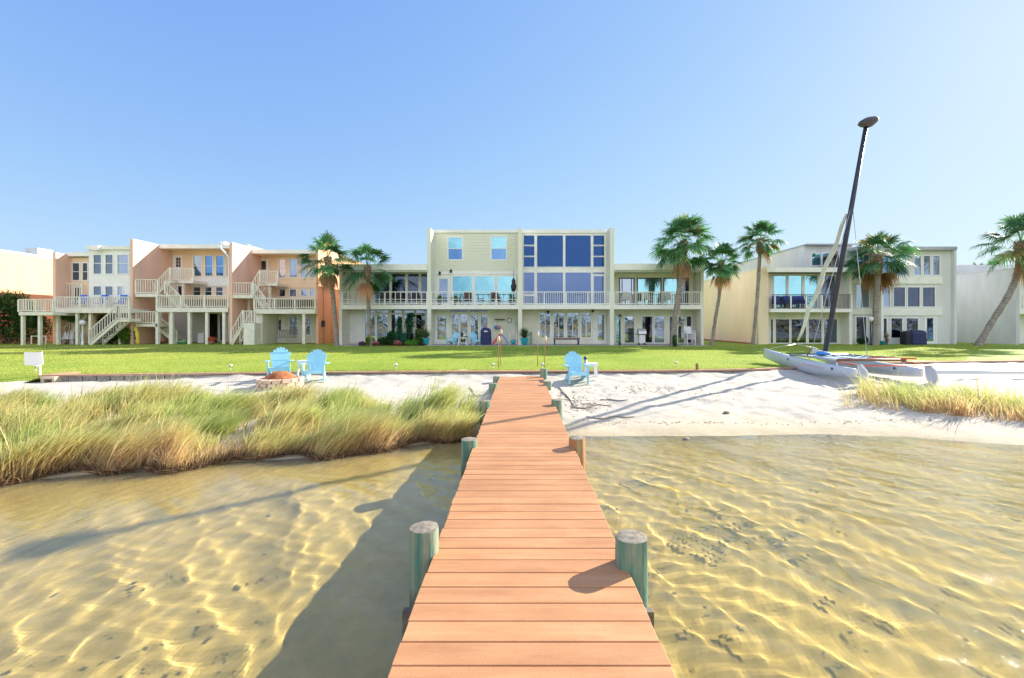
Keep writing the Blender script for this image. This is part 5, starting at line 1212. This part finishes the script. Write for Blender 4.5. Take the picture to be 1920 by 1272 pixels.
bt = MB().lathe((1.80,12.45,sz(1.8,12.45)), [(.045,0),(.05,.02),(.05,.14),(.02,.18),(.02,.21),(0,.21)], 12).build('bottle', mat('green_plastic', (.12,.42,.04), .4, .1, 4)); tag(bt, 'green bottle on the sand under the lone blue chair arm', 'bottle')
# fire pit
fx, fy = -5.95, 11.05; fz = sz(fx, fy) - .03
fp = thing('fire_pit', (fx, fy, fz), 'round fire pit of stacked pale bricks with a rusty dome cover', 'fire pit')
q = MB(); r = random.Random(4)
for c_ in range(3):
    n = 15; R0 = .46 - .006*c_
    for i in range(n):
        a = 2*math.pi*(i + .5*(c_%2))/n; h = .088; w_ = 2*math.pi*R0/n*r.uniform(.42,.485); rj = R0 + r.uniform(-.018,.018)
        ca, sa = math.cos(a), math.sin(a); p = Vector((fx+rj*ca, fy+rj*sa, fz+.045+c_*.092)); tv = Vector((-sa, ca, 0)); k = len(q.v)
        q.bar(p - tv*w_, p + tv*w_, .14, h)
q.build('brick_ring', mat('pink_brick', (.52,.36,.27), .9, .25, 6, c2=(.72,.58,.46), bump=.4), fp, bevel=.006)
MB().lathe((fx,fy,fz+.27), [(.37,0),(.36,.02),(.26,.10),(.12,.15),(0,.16)], 24, sy=.95).build('dome_cover', mat('rusty_mesh', (.22,.07,.03), .8, .5, 7, c2=(.50,.18,.06), bump=.3), fp)
# sign
sx0 = wx(73,12.45)
sg = thing('sign', (sx0, 12.4, 0), 'blank white folded sign board on a thin white post at the left beach edge', 'sign')
MB().box(sx0+.03, sx0+.065, 12.42, 12.45, -.2, .45).build('post', WHITE, sg)
q = MB(); q.add([(sx0-.22,12.28,.36),(sx0-.02,12.40,.34),(sx0-.02,12.40,.71),(sx0-.23,12.28,.72),(sx0-.22,12.30,.36),(sx0-.02,12.42,.34),(sx0-.02,12.42,.71),(sx0-.23,12.30,.72)], [(0,1,2,3),(7,6,5,4),(0,4,5,1),(1,5,6,2),(2,6,7,3),(3,7,4,0)])
q.add([(sx0-.018,12.40,.34),(sx0+.20,12.36,.38),(sx0+.18,12.36,.73),(sx0-.018,12.40,.71),(sx0-.018,12.42,.34),(sx0+.20,12.38,.38),(sx0+.18,12.38,.73),(sx0-.018,12.42,.71)], [(0,1,2,3),(7,6,5,4),(0,4,5,1),(1,5,6,2),(2,6,7,3),(3,7,4,0)])
q.build('board', WHITE, sg)
st_ = thing('log_stool', (wx(110,12.2), 12.2, -.1), 'low cream wooden frame stool on the sand below the left end of the seawall', 'stool')
xc = wx(110,12.1)
MB().box(xc-.19, xc+.19, 11.8, 12.05, .03, .09).build('seat', mat('cream_timber', (.55,.46,.33), .85, .15, 4), st_)
for s in (-1,1): MB().box(xc+s*.15-.04, xc+s*.15+.04, 11.82, 12.03, -.15, .03).build('leg', _m['cream_timber'], st_)
# torches by the wall
gT = 'garden torches on cane poles'
def torch(x, y, h, label, tilt=0):
    t = thing('garden_torch', (x, y, GZ), label, 'garden torch', gT)
    MB().tube([(x, y, GZ-.1), (x+tilt*.5, y, GZ+h*.5), (x+tilt, y, GZ+h-.17)], .012, 6).build('pole', mat('red_cane', (.42,.16,.10), .7, .3, 9), t)
    MB().lathe((x+tilt, y, GZ+h-.18), [(.02,0),(.045,.03),(.05,.12),(.035,.13)], 10).build('canister', mat('cream_can', (.62,.50,.36), .5, .15, 6), t)
    MB().lathe((x+tilt, y, GZ+h-.05), [(.05,0),(.03,.035),(.012,.05),(0,.06)], 10).build('snuffer', METAL, t)
torch(wx(934.6,13.9), 13.9, 1.04, 'garden torch left of the boardwalk end, shorter of that pair')
torch(wx(938,15.0), 15.0, 1.24, 'garden torch left of the boardwalk end, taller of that pair', .02)
torch(wx(1008,14.9), 14.9, 1.16, 'garden torch right of the boardwalk end, farther of that pair')
torch(wx(1021,14.2), 14.2, 1.03, 'garden torch right of the boardwalk end with a bent top', .02)
def path_light(sx, Y, label):
    x = wx(sx, Y); z0 = lawn_z(np.array([x]), np.array([Y]))[0]; t = thing('path_light', (x, Y, z0), label, 'path light', 'small solar lights along the seawall')
    MB().tube([(x,Y,z0-.05),(x,Y,z0+.14)], .01, 6).build('stake', METAL, t); MB().lathe((x,Y,z0+.14), [(.03,0),(.035,.05),(.06,.055),(.05,.075),(0,.09)], 10).build('head', WPLAS, t)
for sx, Y, lab in ((742,13.15,'solar path light on the lawn edge above the marsh grass'),(432,13.0,'solar path light on the lawn edge left of the fire pit'),(924,13.35,'solar path light just left of the boardwalk end'),(1017,13.4,'solar path light behind the last right pile'),(1268,13.9,'solar path light on the lawn edge right of the lone chair'),(67,12.9,'solar path light by the white sign')): path_light(sx, Y, lab)
for sx, Y, h, lab in ((1307,13.35,.30,'short dark wooden stake standing at the seawall right of the chair'),(1624,15.6,.42,'thin rusty stake behind the catamaran'),):
    s_ = MB().box(wx(sx,Y)-.035, wx(sx,Y)+.03, Y-.03, Y+.03, -.1, GZ+h*.75).build('wooden_stake', BROWNT, bevel=.004); tag(s_, lab, 'stake')
# sticks, wrack and stones on the sand
r = random.Random(31); DW = mat('driftwood', (.30,.26,.22), .9, .3, 6)
for i, (a, b, c, d, rd, lab) in enumerate([(1048,724,1075,748,.014,'slanting driftwood stick on the sand nearest the lone chair'),(1070,752,1145,747,.015,'long dark driftwood branch lying level on the sand'),(1100,765,1190,762,.012,'thin driftwood twig in front of the long branch'),(880,724,892,737,.012,'short gray stick on the sand left of the boardwalk'),(1125,740,1180,744,.013,'faint gray twig to the right of the long branch')]):
    Ya, Yb_ = 1.58*FP/(b-608), 1.58*FP/(d-608); xa_, xb_ = wx(a,Ya), wx(c,Yb_); pts = []
    for k in range(7):
        t = k/6; x = xa_+(xb_-xa_)*t; y = Ya+(Yb_-Ya)*t + .05*math.sin(k*1.7+i); pts.append((x, y, sz(x,y)+rd*.8))
    q = MB(); q.tube(pts, [rd*(.5+.7*math.sin(math.pi*(k+.7)/7.4)) for k in range(7)], 6)
    for k in (2,4): q.tube([pts[k], (pts[k][0]+r.uniform(-.1,.1), pts[k][1]+r.uniform(.08,.2), pts[k][2]+.04)], [rd*.5, rd*.2], 5)
    tag(q.build('driftwood', DW), lab, 'driftwood', 'driftwood on the sand')
V, F, C = [], [], []
def wrack(n, fx, fy, cols, s):
    for _ in range(n):
        x, y = fx(), fy(); z = sz(x, y)+.006; a = r.uniform(0,6.28); l = s*r.uniform(.5,2); w_ = l*.18; dx, dy = math.cos(a), math.sin(a); c = vary(cols[r.randrange(len(cols))], r, .3); k = len(V)
        V.extend([Vector((x-dx*l,y-dy*l,z)), Vector((x+dy*w_,y-dx*w_,z+.01)), Vector((x+dx*l,y+dy*l,z+.004)), Vector((x-dy*w_,y+dx*w_,z))]); F.append((k,k+1,k+2,k+3)); C.extend([c]*4)
brn = [(.16,.12,.08),(.26,.20,.14),(.10,.08,.06)]
wrack(260, lambda: r.gauss(1.25,.35), lambda: r.gauss(9.6,.5), brn, .03)
wrack(160, lambda: r.uniform(1,9), lambda: r.gauss(8.15,.06), brn, .022)
wrack(220, lambda: r.gauss(3.2,.9), lambda: r.gauss(11.0,.35), brn, .03)
wrack(350, lambda: r.uniform(1,12), lambda: r.uniform(8.3,12.8), [(.3,.26,.2),(.2,.17,.13)], .012)
wrack(300, lambda: r.uniform(-11,-1), lambda: r.uniform(9.3,12.4), [(.3,.26,.2),(.2,.17,.13)], .014)
wr = np_mesh('beach_wrack', [tuple(v) for v in V], F, BL, False, np.array(C), kind='stuff'); tag(wr, 'dark seaweed crumbs and twigs scattered over the white sand', 'seaweed', kind='stuff')
for sx, sy, lab in ((1287,812,'small dark stone at the waterline right of the boardwalk'),(1362,777,'small dark stone on the sand between the mast shadows and the water')):
    Y = 1.8*FP/(sy-608); x = wx(sx,Y); tag(MB().lathe((x,Y,sz(x,Y)), [(.035,-.01),(.05,.015),(.03,.04),(0,.045)], 9, sx=1.3).build('stone', DW), lab, 'stone')
# ---------------------------------------------------------------- patio and balcony things
FZ = GZ + .03
def chair(loc, rz, label, m, group, name='patio_chair', w=.28, sh=.42, bh=.92, fm=None):
    t = thing(name, (0,0,0), label, 'chair', group); fm = fm or m
    MB().box(-w, w, -.26, .24, sh-.05, sh).build('seat', m, t, bevel=.012)
    q = MB(); q.add([(-w,.20,sh),(w,.20,sh),(w*.9,.36,bh),(-w*.9,.36,bh),(-w,.24,sh),(w,.24,sh),(w*.9,.40,bh),(-w*.9,.40,bh)], [(0,1,2,3),(7,6,5,4),(0,4,5,1),(1,5,6,2),(2,6,7,3),(3,7,4,0)]); q.build('backrest', m, t, bevel=.01)
    for s in (-1,1):
        MB().box(s*w-.025, s*w+.025, -.26, .27, sh+.19, sh+.22).build('armrest', fm, t)
        MB().box(s*w-.02, s*w+.02, -.26, -.22, 0, sh+.19).build('leg', fm, t); MB().box(s*w-.02, s*w+.02, .20, .24, 0, sh+.19).build('leg', fm, t)
    t.location = loc; t.rotation_euler = (0,0,rz); return t
WICK = mat('dark_wicker', (.10,.06,.05), .8, .3, 20)
B1 = ZS1 + .002
cw = chair((wx(873,29.9), 29.95, B1), R(-15), 'dark wicker chair on the sage balcony, left of the pair', WICK, 'wicker chairs on the sage balcony')
copy_tree(cw, (wx(928,29.9), 29.95, B1), R(15), 'dark wicker chair on the sage balcony, right of the pair')
def small_table(x, y, z, label, m, w=.25, h=.45):
    t = thing('small_table', (x,y,z), label, 'table'); MB().lathe((x,y,z+h-.03), [(w,0),(w,.03)], 18).build('tabletop', m, t); MB().lathe((x,y,z), [(.16,0),(.14,.03),(.025,.05),(.025,h-.03)], 14).build('pedestal', m, t); return t
small_table(wx(900,29.9), 29.95, B1, 'round dark table between the two wicker chairs', WICK)
for sx, lab in ((852,'leafy planter on the sage balcony left of the wicker chairs'),(824,'small plant pot by the white balcony door'),(960,'fern in a pot under the hanging ornament')):
    X0 = wx(sx,29.9); p = thing('balcony_plant', (X0,29.9,B1), lab, 'potted plant', 'pots on the sage balcony')
    MB().lathe((X0,29.9,B1), [(.1,0),(.14,.2),(.16,.22),(.13,.22)], 12).build('pot', WICK, p)
    V, F, C = leaf_cloud([(X0,29.9,B1+.42,.22,.2,.24 if sx < 950 else .4)], 260, .06, [(.06,.16,.04),(.12,.22,.05)], random.Random(sx)); np_mesh('foliage', [tuple(v-Vector((X0,29.9,B1))) for v in V], F, LEAF, False, np.array(C), parent=p)
ho = thing('hanging_ornament', (wx(963,30), 30.0, wz(512,30)), 'dark hanging figure ornament under the sage upper floor', 'ornament')
xo = wx(963,30.0); MB().tube([(xo,30,wz(508,30.5)),(xo,30,wz(522,30))], .015, 6).build('hanger', BLACK, ho); MB().lathe((xo,30,wz(546,30)), [(.02,0),(.16,.1),(.2,.35),(.12,.55),(.14,.7),(.04,.88),(0,.9)], 10).build('figure', BLACK, ho)
def wall_lamp(x, y, z, label):
    t = thing('wall_lantern', (x,y,z), label, 'wall lantern', 'black wall lanterns'); MB().box(x-.05,x+.05,y-.02,y,z-.08,z+.1).build('bracket', BLACK, t); MB().lathe((x,y-.12,z-.12), [(.04,0),(.09,.16),(.1,.17),(.02,.26),(0,.27)], 8).build('lamp_shade', BLACK, t)
wall_lamp(wx(825,YR), YR-.003, wz(513,YR), 'black lantern on the wall above the white balcony door'); wall_lamp(wx(1027.5,YR), YR-.003, wz(586,YR), 'black lantern above the left window of the blue screened unit')
wall_lamp(wx(1111,YR), YR-.003, wz(583,YR), 'black lantern beside the white door of the blue screened unit'); wall_lamp(wx(846,YR), YR-.05, wz(509.5,YR), 'black lantern above the left cyan balcony window')
# hanging whirligig ball, bracket, clock, landing net
xw_ = wx(936,YR)
hb = thing('hanging_ball_toy', (xw_, YR-.3, 1.5), 'half red half blue ball hanging from a bracket on the patio wall', 'ball')
MB().box(wx(928,YR), wx(946,YR), YR-.30, YR-.003, wz(600,YR), wz(598.4,YR)).build('bracket', WICK, hb)
xq = wx(933,30.6); zq_ = wz(614,30.6)
MB().tube([(xq,30.6,zq_+.16),(xq,30.62,wz(600,30.7))], .008, 5).build('cord', REDP, hb)
q = MB().lathe((xq-.08,30.6,zq_-.16), [(0,0),(.13,.06),(.17,.16),(.13,.26),(0,.32)], 14); q.build('blue_half', BLUES, hb)
MB().lathe((xq+.09,30.6,zq_-.15), [(0,0),(.12,.06),(.16,.15),(.12,.25),(0,.30)], 14).build('red_half', mat('coral_plastic', (.75,.22,.15), .5, .1, 4), hb)
ck = thing('wall_clock', (wx(955,YR), YR-.05, wz(601,YR)), 'round white wall clock with dark rim on the patio wall', 'clock')
def disc(x, y, z, r_, d, n=20): return MB().add([(x+r_*math.cos(6.283*k/n), y, z+r_*math.sin(6.283*k/n)) for k in range(n)] + [(x+r_*math.cos(6.283*k/n), y-d, z+r_*math.sin(6.283*k/n)) for k in range(n)], [tuple(range(n)), tuple(range(n,2*n))[::-1]] + [(k,n+k,n+(k+1)%n,(k+1)%n) for k in range(n)])
disc(wx(955,YR), YR-.003, wz(601,YR), .17, .03).build('rim', NAVY, ck); disc(wx(955,YR), YR-.035, wz(601,YR), .13, .01).build('dial', WHITE, ck)
nt_ = thing('landing_net', (wx(969,YR), YR-.1, 1.6), 'gray landing net hung on the patio wall next to the clock', 'net')
xn = wx(969,YR); MB().prism([(xn-.16,wz(604,YR)),(xn+.14,wz(603,YR)),(xn+.06,wz(614,YR)),(xn-.02,wz(613,YR))], 'y', YR-.12, YR-.06).build('netting', METAL, nt_)
MB().tube([(xn+.03,YR-.08,wz(613,YR)),(xn+.03,YR-.08,GZ+.1)], .012, 6).build('handle', METAL, nt_)
# covered grill
def covered_grill(x, y, w, h, m, label):
    t = thing('covered_grill', (x,y,FZ), label, 'grill', 'grills under covers'); q = MB(); n = 24; prof = [(1.0,0),(1.02,.3),(.97,.62),(1.0,.72),(.92,.88),(.55,.98),(0,1.0)]
    vs = []
    for f_, zz in prof:
        for k in range(n):
            a = 6.283*k/n; c_, s_ = math.cos(a), math.sin(a); e = .45; vs.append((x + w*f_*abs(c_)**e*(1 if c_>0 else -1)*(1+.02*math.sin(5*a+zz*3)), y + .28*f_*abs(s_)**e*(1 if s_>0 else -1), FZ+h*zz))
    q.add(vs, [(i*n+k, i*n+(k+1)%n, (i+1)*n+(k+1)%n, (i+1)*n+k) for i in range(len(prof)-1) for k in range(n)], True); q.build('cover', m, t); return t
NC = mat('navy_vinyl', (.02,.025,.10), .55, .2, 4, bump=.3, bscale=6); BC = mat('black_vinyl', (.015,.015,.03), .6, .2, 4, bump=.3, bscale=6)
cg = covered_grill(wx(911,29.5), 29.5, .36, 1.14, NC, 'tall navy covered grill on the patio beside the blue chairs')
MB().box(wx(911,29.2)-.12, wx(911,29.2)+.10, 29.195, 29.215, wz(622.5,29.2), wz(620.5,29.2)).build('logo_patch', WHITE, cg)
covered_grill(wx(1712,30.3), 30.0, .52, .98, NC, 'wide dark covered grill outside the dark ground floor windows on the right'); covered_grill(wx(1694,30.3), 30.1, .25, .92, BC, 'narrow black covered grill left of the wide covered one')
# cart grill on C3
xg_ = wx(1203,29.5); g = thing('cart_grill', (xg_,29.5,FZ), 'pale steel barbecue cart with a rounded lid outside the right end unit', 'grill')
MB().box(xg_-.2, xg_+.2, 29.3, 29.7, FZ+.12, FZ+.68).build('cabinet', WPLAS, g, bevel=.02)
q = MB(); q.prism([(29.25,FZ+.72),(29.27,FZ+.9),(29.36,FZ+1.04),(29.6,FZ+1.08),(29.75,FZ+.95),(29.75,FZ+.72)], 'x', xg_-.26, xg_+.26); q.build('lid', ALU, g, bevel=.01)
MB().box(xg_-.42, xg_+.42, 29.27, 29.72, FZ+.685, FZ+.715).build('shelf', BLACK, g)
for s in (-1,1): MB().box(xg_+s*.2-.02, xg_+s*.2+.02, 29.32, 29.68, FZ, FZ+.119).build('leg', BLACK, g)
# stacked white plastic chairs
gs = 'stacked white plastic chairs'
pc = chair((wx(1293,29.6), 29.55, FZ), R(0), 'lowest of the white plastic chairs stacked at the right end unit', WPLAS, gs, 'plastic_chair', w=.27, sh=.42, bh=.88)
for k, lab in enumerate(('second white plastic chair up in the stack at the right end unit','third white plastic chair up in the stack at the right end unit','topmost white plastic chair in the stack at the right end unit')): copy_tree(pc, (wx(1293,29.6), 29.55+.03*(k+1), FZ+.115*(k+1)), R(0), lab, gs)
gu = 'white plastic chairs under the raised deck'
copy_tree(pc, (wx(126,31), 31.0, GZ), R(30), 'white plastic chair under the leftmost raised deck, left one', gu); copy_tree(pc, (wx(142,31.2), 31.2, GZ), R(-30), 'white plastic chair under the leftmost raised deck, right one', gu)
# right balcony chairs, left deck blue chairs
BCL = mat('royal_blue_sling', (.03,.06,.34), .7, .15, 5)
zb1 = wz(579.5,YG)+.002
cb = chair((wx(1459,30.7), 30.75, zb1), R(-10), 'blue sling chair at the left end of the beige unit balcony', BCL, 'blue sling chairs on the right balcony', fm=BLACK)
for sx, rz, lab in ((1482,15,'blue sling chair second from the left on the beige unit balcony'),(1496,-15,'blue sling chair third from the left on the beige unit balcony'),(1508,10,'blue sling chair nearest the dark curtain gap on the balcony')): copy_tree(cb, (wx(sx,30.7), 30.7, zb1), R(rz), lab)
RB = mat('bright_blue_cloth', (.02,.14,.65), .7, .1, 5)
zd1 = wz(579,yd)+.002
c8 = chair((wx(150,31.2), 31.1, zd1), R(0), 'bright blue deck chair on the leftmost raised deck, left one of three', RB, 'bright blue chairs on the raised deck', bh=1.0, fm=WPLAS)
for sx, lab in ((190,'bright blue deck chair on the leftmost raised deck, middle one of three'),(226,'bright blue deck chair on the leftmost raised deck, right one of three')): copy_tree(c8, (wx(sx,31.1), 31.0, zd1), 0, lab)
WC = mat('pale_mesh_chair', (.5,.52,.5), .7, .1, 5)
c9 = chair((wx(1174,30), 30.1, B1), R(-20), 'pale chair on the right end balcony, leftmost of three', WC, 'pale chairs on the right end balcony')
for sx, lab in ((1215,'pale chair on the right end balcony, middle of three'),(1256,'pale chair on the right end balcony beside the tallest palm')): copy_tree(c9, (wx(sx,30), 30.1, B1), R(12), lab)
DKC = mat('dark_sling', (.05,.04,.06), .7, .1, 5)
c10 = chair((wx(718,30), 30.1, B1), R(-10), 'dark chair behind the white grid railing above the garden bed, leftmost', DKC, 'dark chairs above the garden bed')
for sx, lab in ((747,'dark chair behind the white grid railing above the garden bed, middle'),(778,'dark chair behind the white grid railing above the garden bed, rightmost')): copy_tree(c10, (wx(sx,30), 30.1, B1), R(10), lab)
# bench
xb0, xb1_ = wx(1037,29.6), wx(1087,29.6)
bn = thing('bench', ((xb0+xb1_)/2, 29.6, FZ), 'wooden topped navy bench under the windows of the blue screened unit', 'bench')
MB().box(xb0, xb1_, 29.4, 29.8, FZ+.40, FZ+.47).build('seat', mat('brown_plank', (.32,.20,.12), .7, .2, 5, stretch=(1,6,6)), bn, bevel=.005)
MB().box(xb0+.05, xb1_-.05, 29.45, 29.75, FZ+.34, FZ+.398).build('frame', NAVY, bn)
for x in (xb0+.1, xb1_-.1): MB().box(x-.05, x+.05, 29.45, 29.75, FZ, FZ+.339).build('leg', NAVY, bn)
# toy slide, white goal frame, teal ball
xs_ = wx(937,29.8); sl_ = thing('toy_slide', (xs_,29.8,FZ), 'red and blue plastic toddler slide on the patio', 'slide')
q = MB(); vs = []; n = 10
for i in range(n+1):
    t = i/n; x = xs_+.12+.42*t; z = FZ+.62-.58*(t**1.4)
    vs += [(x,29.55,z),(x,29.95,z),(x,29.95,z+.10),(x,29.55,z+.10)]
q.add(vs, [(4*i+k, 4*i+(k+1)%4, 4*i+4+(k+1)%4, 4*i+4+k) for i in range(n) for k in range(4)] + [(3,2,1,0),(4*n,4*n+1,4*n+2,4*n+3)]); q.build('chute', mat('blue_plastic', (.03,.22,.75), .4, .1, 3), sl_)
RP = mat('red_plastic', (.65,.06,.08), .4, .1, 3)
for s in (0,1): MB().prism([(xs_-.55,FZ),(xs_-.42,FZ),(xs_+.12,FZ+.55),(xs_+.12,FZ+.75),(xs_-.05,FZ+.72)], 'y', 29.52+s*.43, 29.55+s*.43).build('side_panel', RP, sl_)
q = MB()
for i in range(3): q.box(xs_-.42+.16*i, xs_-.32+.16*i, 29.551, 29.949, FZ+.14+.16*i, FZ+.17+.16*i)
q.build('ladder_step', mat('yellow_plastic', (.7,.5,.08), .4, .1, 3), sl_)
gl_ = thing('toy_goal', (wx(962,29.7),29.7,FZ), 'small white goal frame on the patio holding a teal ball', 'goal frame')
x0, x1 = wx(955.5,29.7), wx(969,29.7); q = MB()
for a, b in (((x0,29.6,FZ),(x0,29.6,FZ+.75)),((x1,29.6,FZ),(x1,29.6,FZ+.75)),((x0,29.6,FZ+.75),(x1,29.6,FZ+.75)),((x0,29.6,FZ+.02),(x0,29.95,FZ+.02)),((x1,29.6,FZ+.02),(x1,29.95,FZ+.02)),((x0,29.95,FZ+.02),(x0,29.6,FZ+.75)),((x1,29.95,FZ+.02),(x1,29.6,FZ+.75))): q.tube([a,b], .022, 6)
q.build('frame', WPLAS, gl_)
tb = MB().lathe((wx(962,29.7),29.75,FZ), [(0,0),(.10,.04),(.16,.14),(.17,.19),(.14,.29),(0,.36)], 16).build('teal_ball', TEAL); tag(tb, 'teal ball resting in the small white goal frame', 'ball')
gb = MB().box(wx(993,30.4), wx(998,30.4), 30.4, 30.5, FZ, FZ+.85).build('leaning_board', mat('sage_board', (.25,.42,.30), .6, .1, 4), bevel=.01); tag(gb, 'green board leaning on the wall beside the middle teal pot', 'board')
# kayaks
def kayak(p0, p1, w, m, label):
    t = thing('kayak', p0, label, 'kayak'); P0, P1 = Vector(p0), Vector(p1); q = MB(); n = 12
    q.tube([P0+(P1-P0)*i/n for i in range(n+1)], [max(.01, w*math.sin(math.pi*(i+.3)/(n+.6))**.6) for i in range(n+1)], 12); q.build('hull', m, t)
    c = P0+(P1-P0)*.5; u = (P1-P0).normalized(); MB().bar(c-u*.3+Vector((0,-w*.9,0)), c+u*.3+Vector((0,-w*.9,0)), .12, .05).build('cockpit', BLACK, t)
kayak((wx(259,30.6),30.6,GZ), (wx(253,30.8),30.85,wz(612,30.8)), .15, mat('yellow_hull', (.75,.55,.05), .4, .1, 3), 'yellow kayak standing on end against the second peach fin wall')
kayak((wx(296,31.4),31.3,GZ+.18), (wx(311,32.5),32.6,GZ+.25), .2, mat('salmon_hull', (.62,.25,.20), .5, .15, 3), 'salmon pink kayak lying under the lower stair landing')
kayak((wx(336,31),30.9,GZ+.1), (wx(352,31.4),31.4,GZ+.12), .12, mat('green_hull', (.10,.42,.16), .5, .1, 3), 'small green kayak lying by the deck posts')
rp_ = thing('flower_pot', (wx(398,31),31.0,GZ), 'pot of bright red flowers under the middle peach deck', 'flower pot')
MB().lathe((wx(398,31),31,GZ), [(.12,0),(.17,.22),(.14,.22)], 12).build('pot', BROWNT, rp_)
V, F, C = leaf_cloud([(wx(398,31),31,GZ+.36,.28,.2,.16)], 350, .05, [(.75,.08,.04),(.8,.12,.05),(.08,.2,.04)], random.Random(3)); np_mesh('flowers', [tuple(v-rp_.location) for v in V], F, LEAF, False, np.array(C), parent=rp_)
# boxes and appliances in the carport under U2
bx_ = MB().box(wx(372,33), wx(384,33), 32.9, 33.5, GZ, GZ+.75).build('storage_chest', WPLAS, bevel=.02); tag(bx_, 'white storage chest in the shade under the middle peach deck', 'chest')
# garden lamps
def post_lamp(sx, Y, top, label, pm, style):
    x = wx(sx,Y); zt2 = wz(top,Y); t = thing('garden_lamp', (x,Y,GZ), label, 'garden lamp', 'garden lamps along the houses')
    MB().lathe((x,Y,GZ-.05), [(.08,0),(.08,.25),(.045,.30),(.04,zt2-GZ-.35),(.06,zt2-GZ-.33)], 12).build('post', pm, t)
    if style == 'globe': MB().lathe((x,Y,zt2-.36), [(.06,0),(.15,.08),(.17,.18),(.13,.29),(0,.34)], 16).build('lamp_globe', WPLAS, t)
    else:
        MB().lathe((x,Y,zt2-.38), [(.07,0),(.13,.25),(.13,.26)], 6, sm=False).build('lamp_glass', G['pale'], t); MB().lathe((x,Y,zt2-.115), [(.17,0),(.06,.11),(.02,.13),(0,.18)], 6, sm=False).build('lamp_cap', BLACK, t)
post_lamp(154.7,29.4,600,'white globe lamp on a white post before the leftmost raised deck',WHITE,'globe'); post_lamp(1632.5,29.4,593,'pale globe lamp on a navy post left of the broad palm',NAVY,'globe')
post_lamp(793,29.0,588.5,'black coach lamp post at the right end of the garden bed',BLACK,'coach'); post_lamp(1162,29.2,590,'black coach lamp post at the left end of the right end unit patio',BLACK,'coach')
# white low fence on the far left
wf = thing('low_fence', (wx(73,30.6),30.6,GZ), 'low white open frame fence below the side deck', 'fence'); q = MB(); za = GZ+.58
q.bar((wx(58,30.6),30.6,za),(wx(87,30.6),30.6,za),.05,.05)
for sx in (59,73,86): q.bar((wx(sx,30.6),30.6,GZ),(wx(sx,30.6),30.6,za-.026),.05,.05)
q.build('rails', WHITE, wf)
# small greenery and tub beside the right unit
bush('shrub', (wx(1613,30.8), 30.7, GZ), [(0,0,.22,.3,.2,.22),(.3,0,.3,.15,.15,.25)], 700, .06, dg, 'low green shrub in front of the recessed door on the right', seed=91)
bush('flower_clump', (wx(1660,30.3), 30.2, GZ), [(0,0,.25,.12,.12,.22),(0,0,.6,.12,.12,.3)], 400, .05, [(.5,.2,.25),(.1,.2,.06),(.6,.4,.4)], 'pink flowering plant between the broad palm and the dark windows', 'flowers', seed=92)
tubp = MB().lathe((wx(1655,30),30.0,GZ), [(.12,0),(.17,.25),(.18,.27),(.15,.27)], 14).build('tub', TEAL); tag(tubp, 'pale teal tub outside the right gray unit', 'tub')
# the far shore across the water, behind the camera: what the house windows mirror
V, F, C = [], [], []; r = random.Random(77)
bl = [(x + r.uniform(-3,3), -150 + r.uniform(-6,6), r.uniform(1.5,4), r.uniform(4,9), 4, r.uniform(2.5,6.5)) for x in range(-260, 261, 6)]
for b in bl:
    v_, f_, c_ = leaf_cloud([b], 90, .9, [(.05,.09,.04),(.08,.12,.05),(.12,.12,.07)], r); k = len(V); V += v_; F += [tuple(i+k for i in f) for f in f_]; C += c_
fs = np_mesh('far_shore_trees', [tuple(v) for v in V], F, LEAF, False, np.array(C), kind='stuff'); tag(fs, 'wooded far shore across the water, mirrored in the windows', 'trees', kind='stuff')
fsg = MB().box(-400, 400, -420, -140, -1, .3).build('far_shore', mat('far_bank', (.30,.25,.15), .9, .2, .1)); tag(fsg, kind='structure')
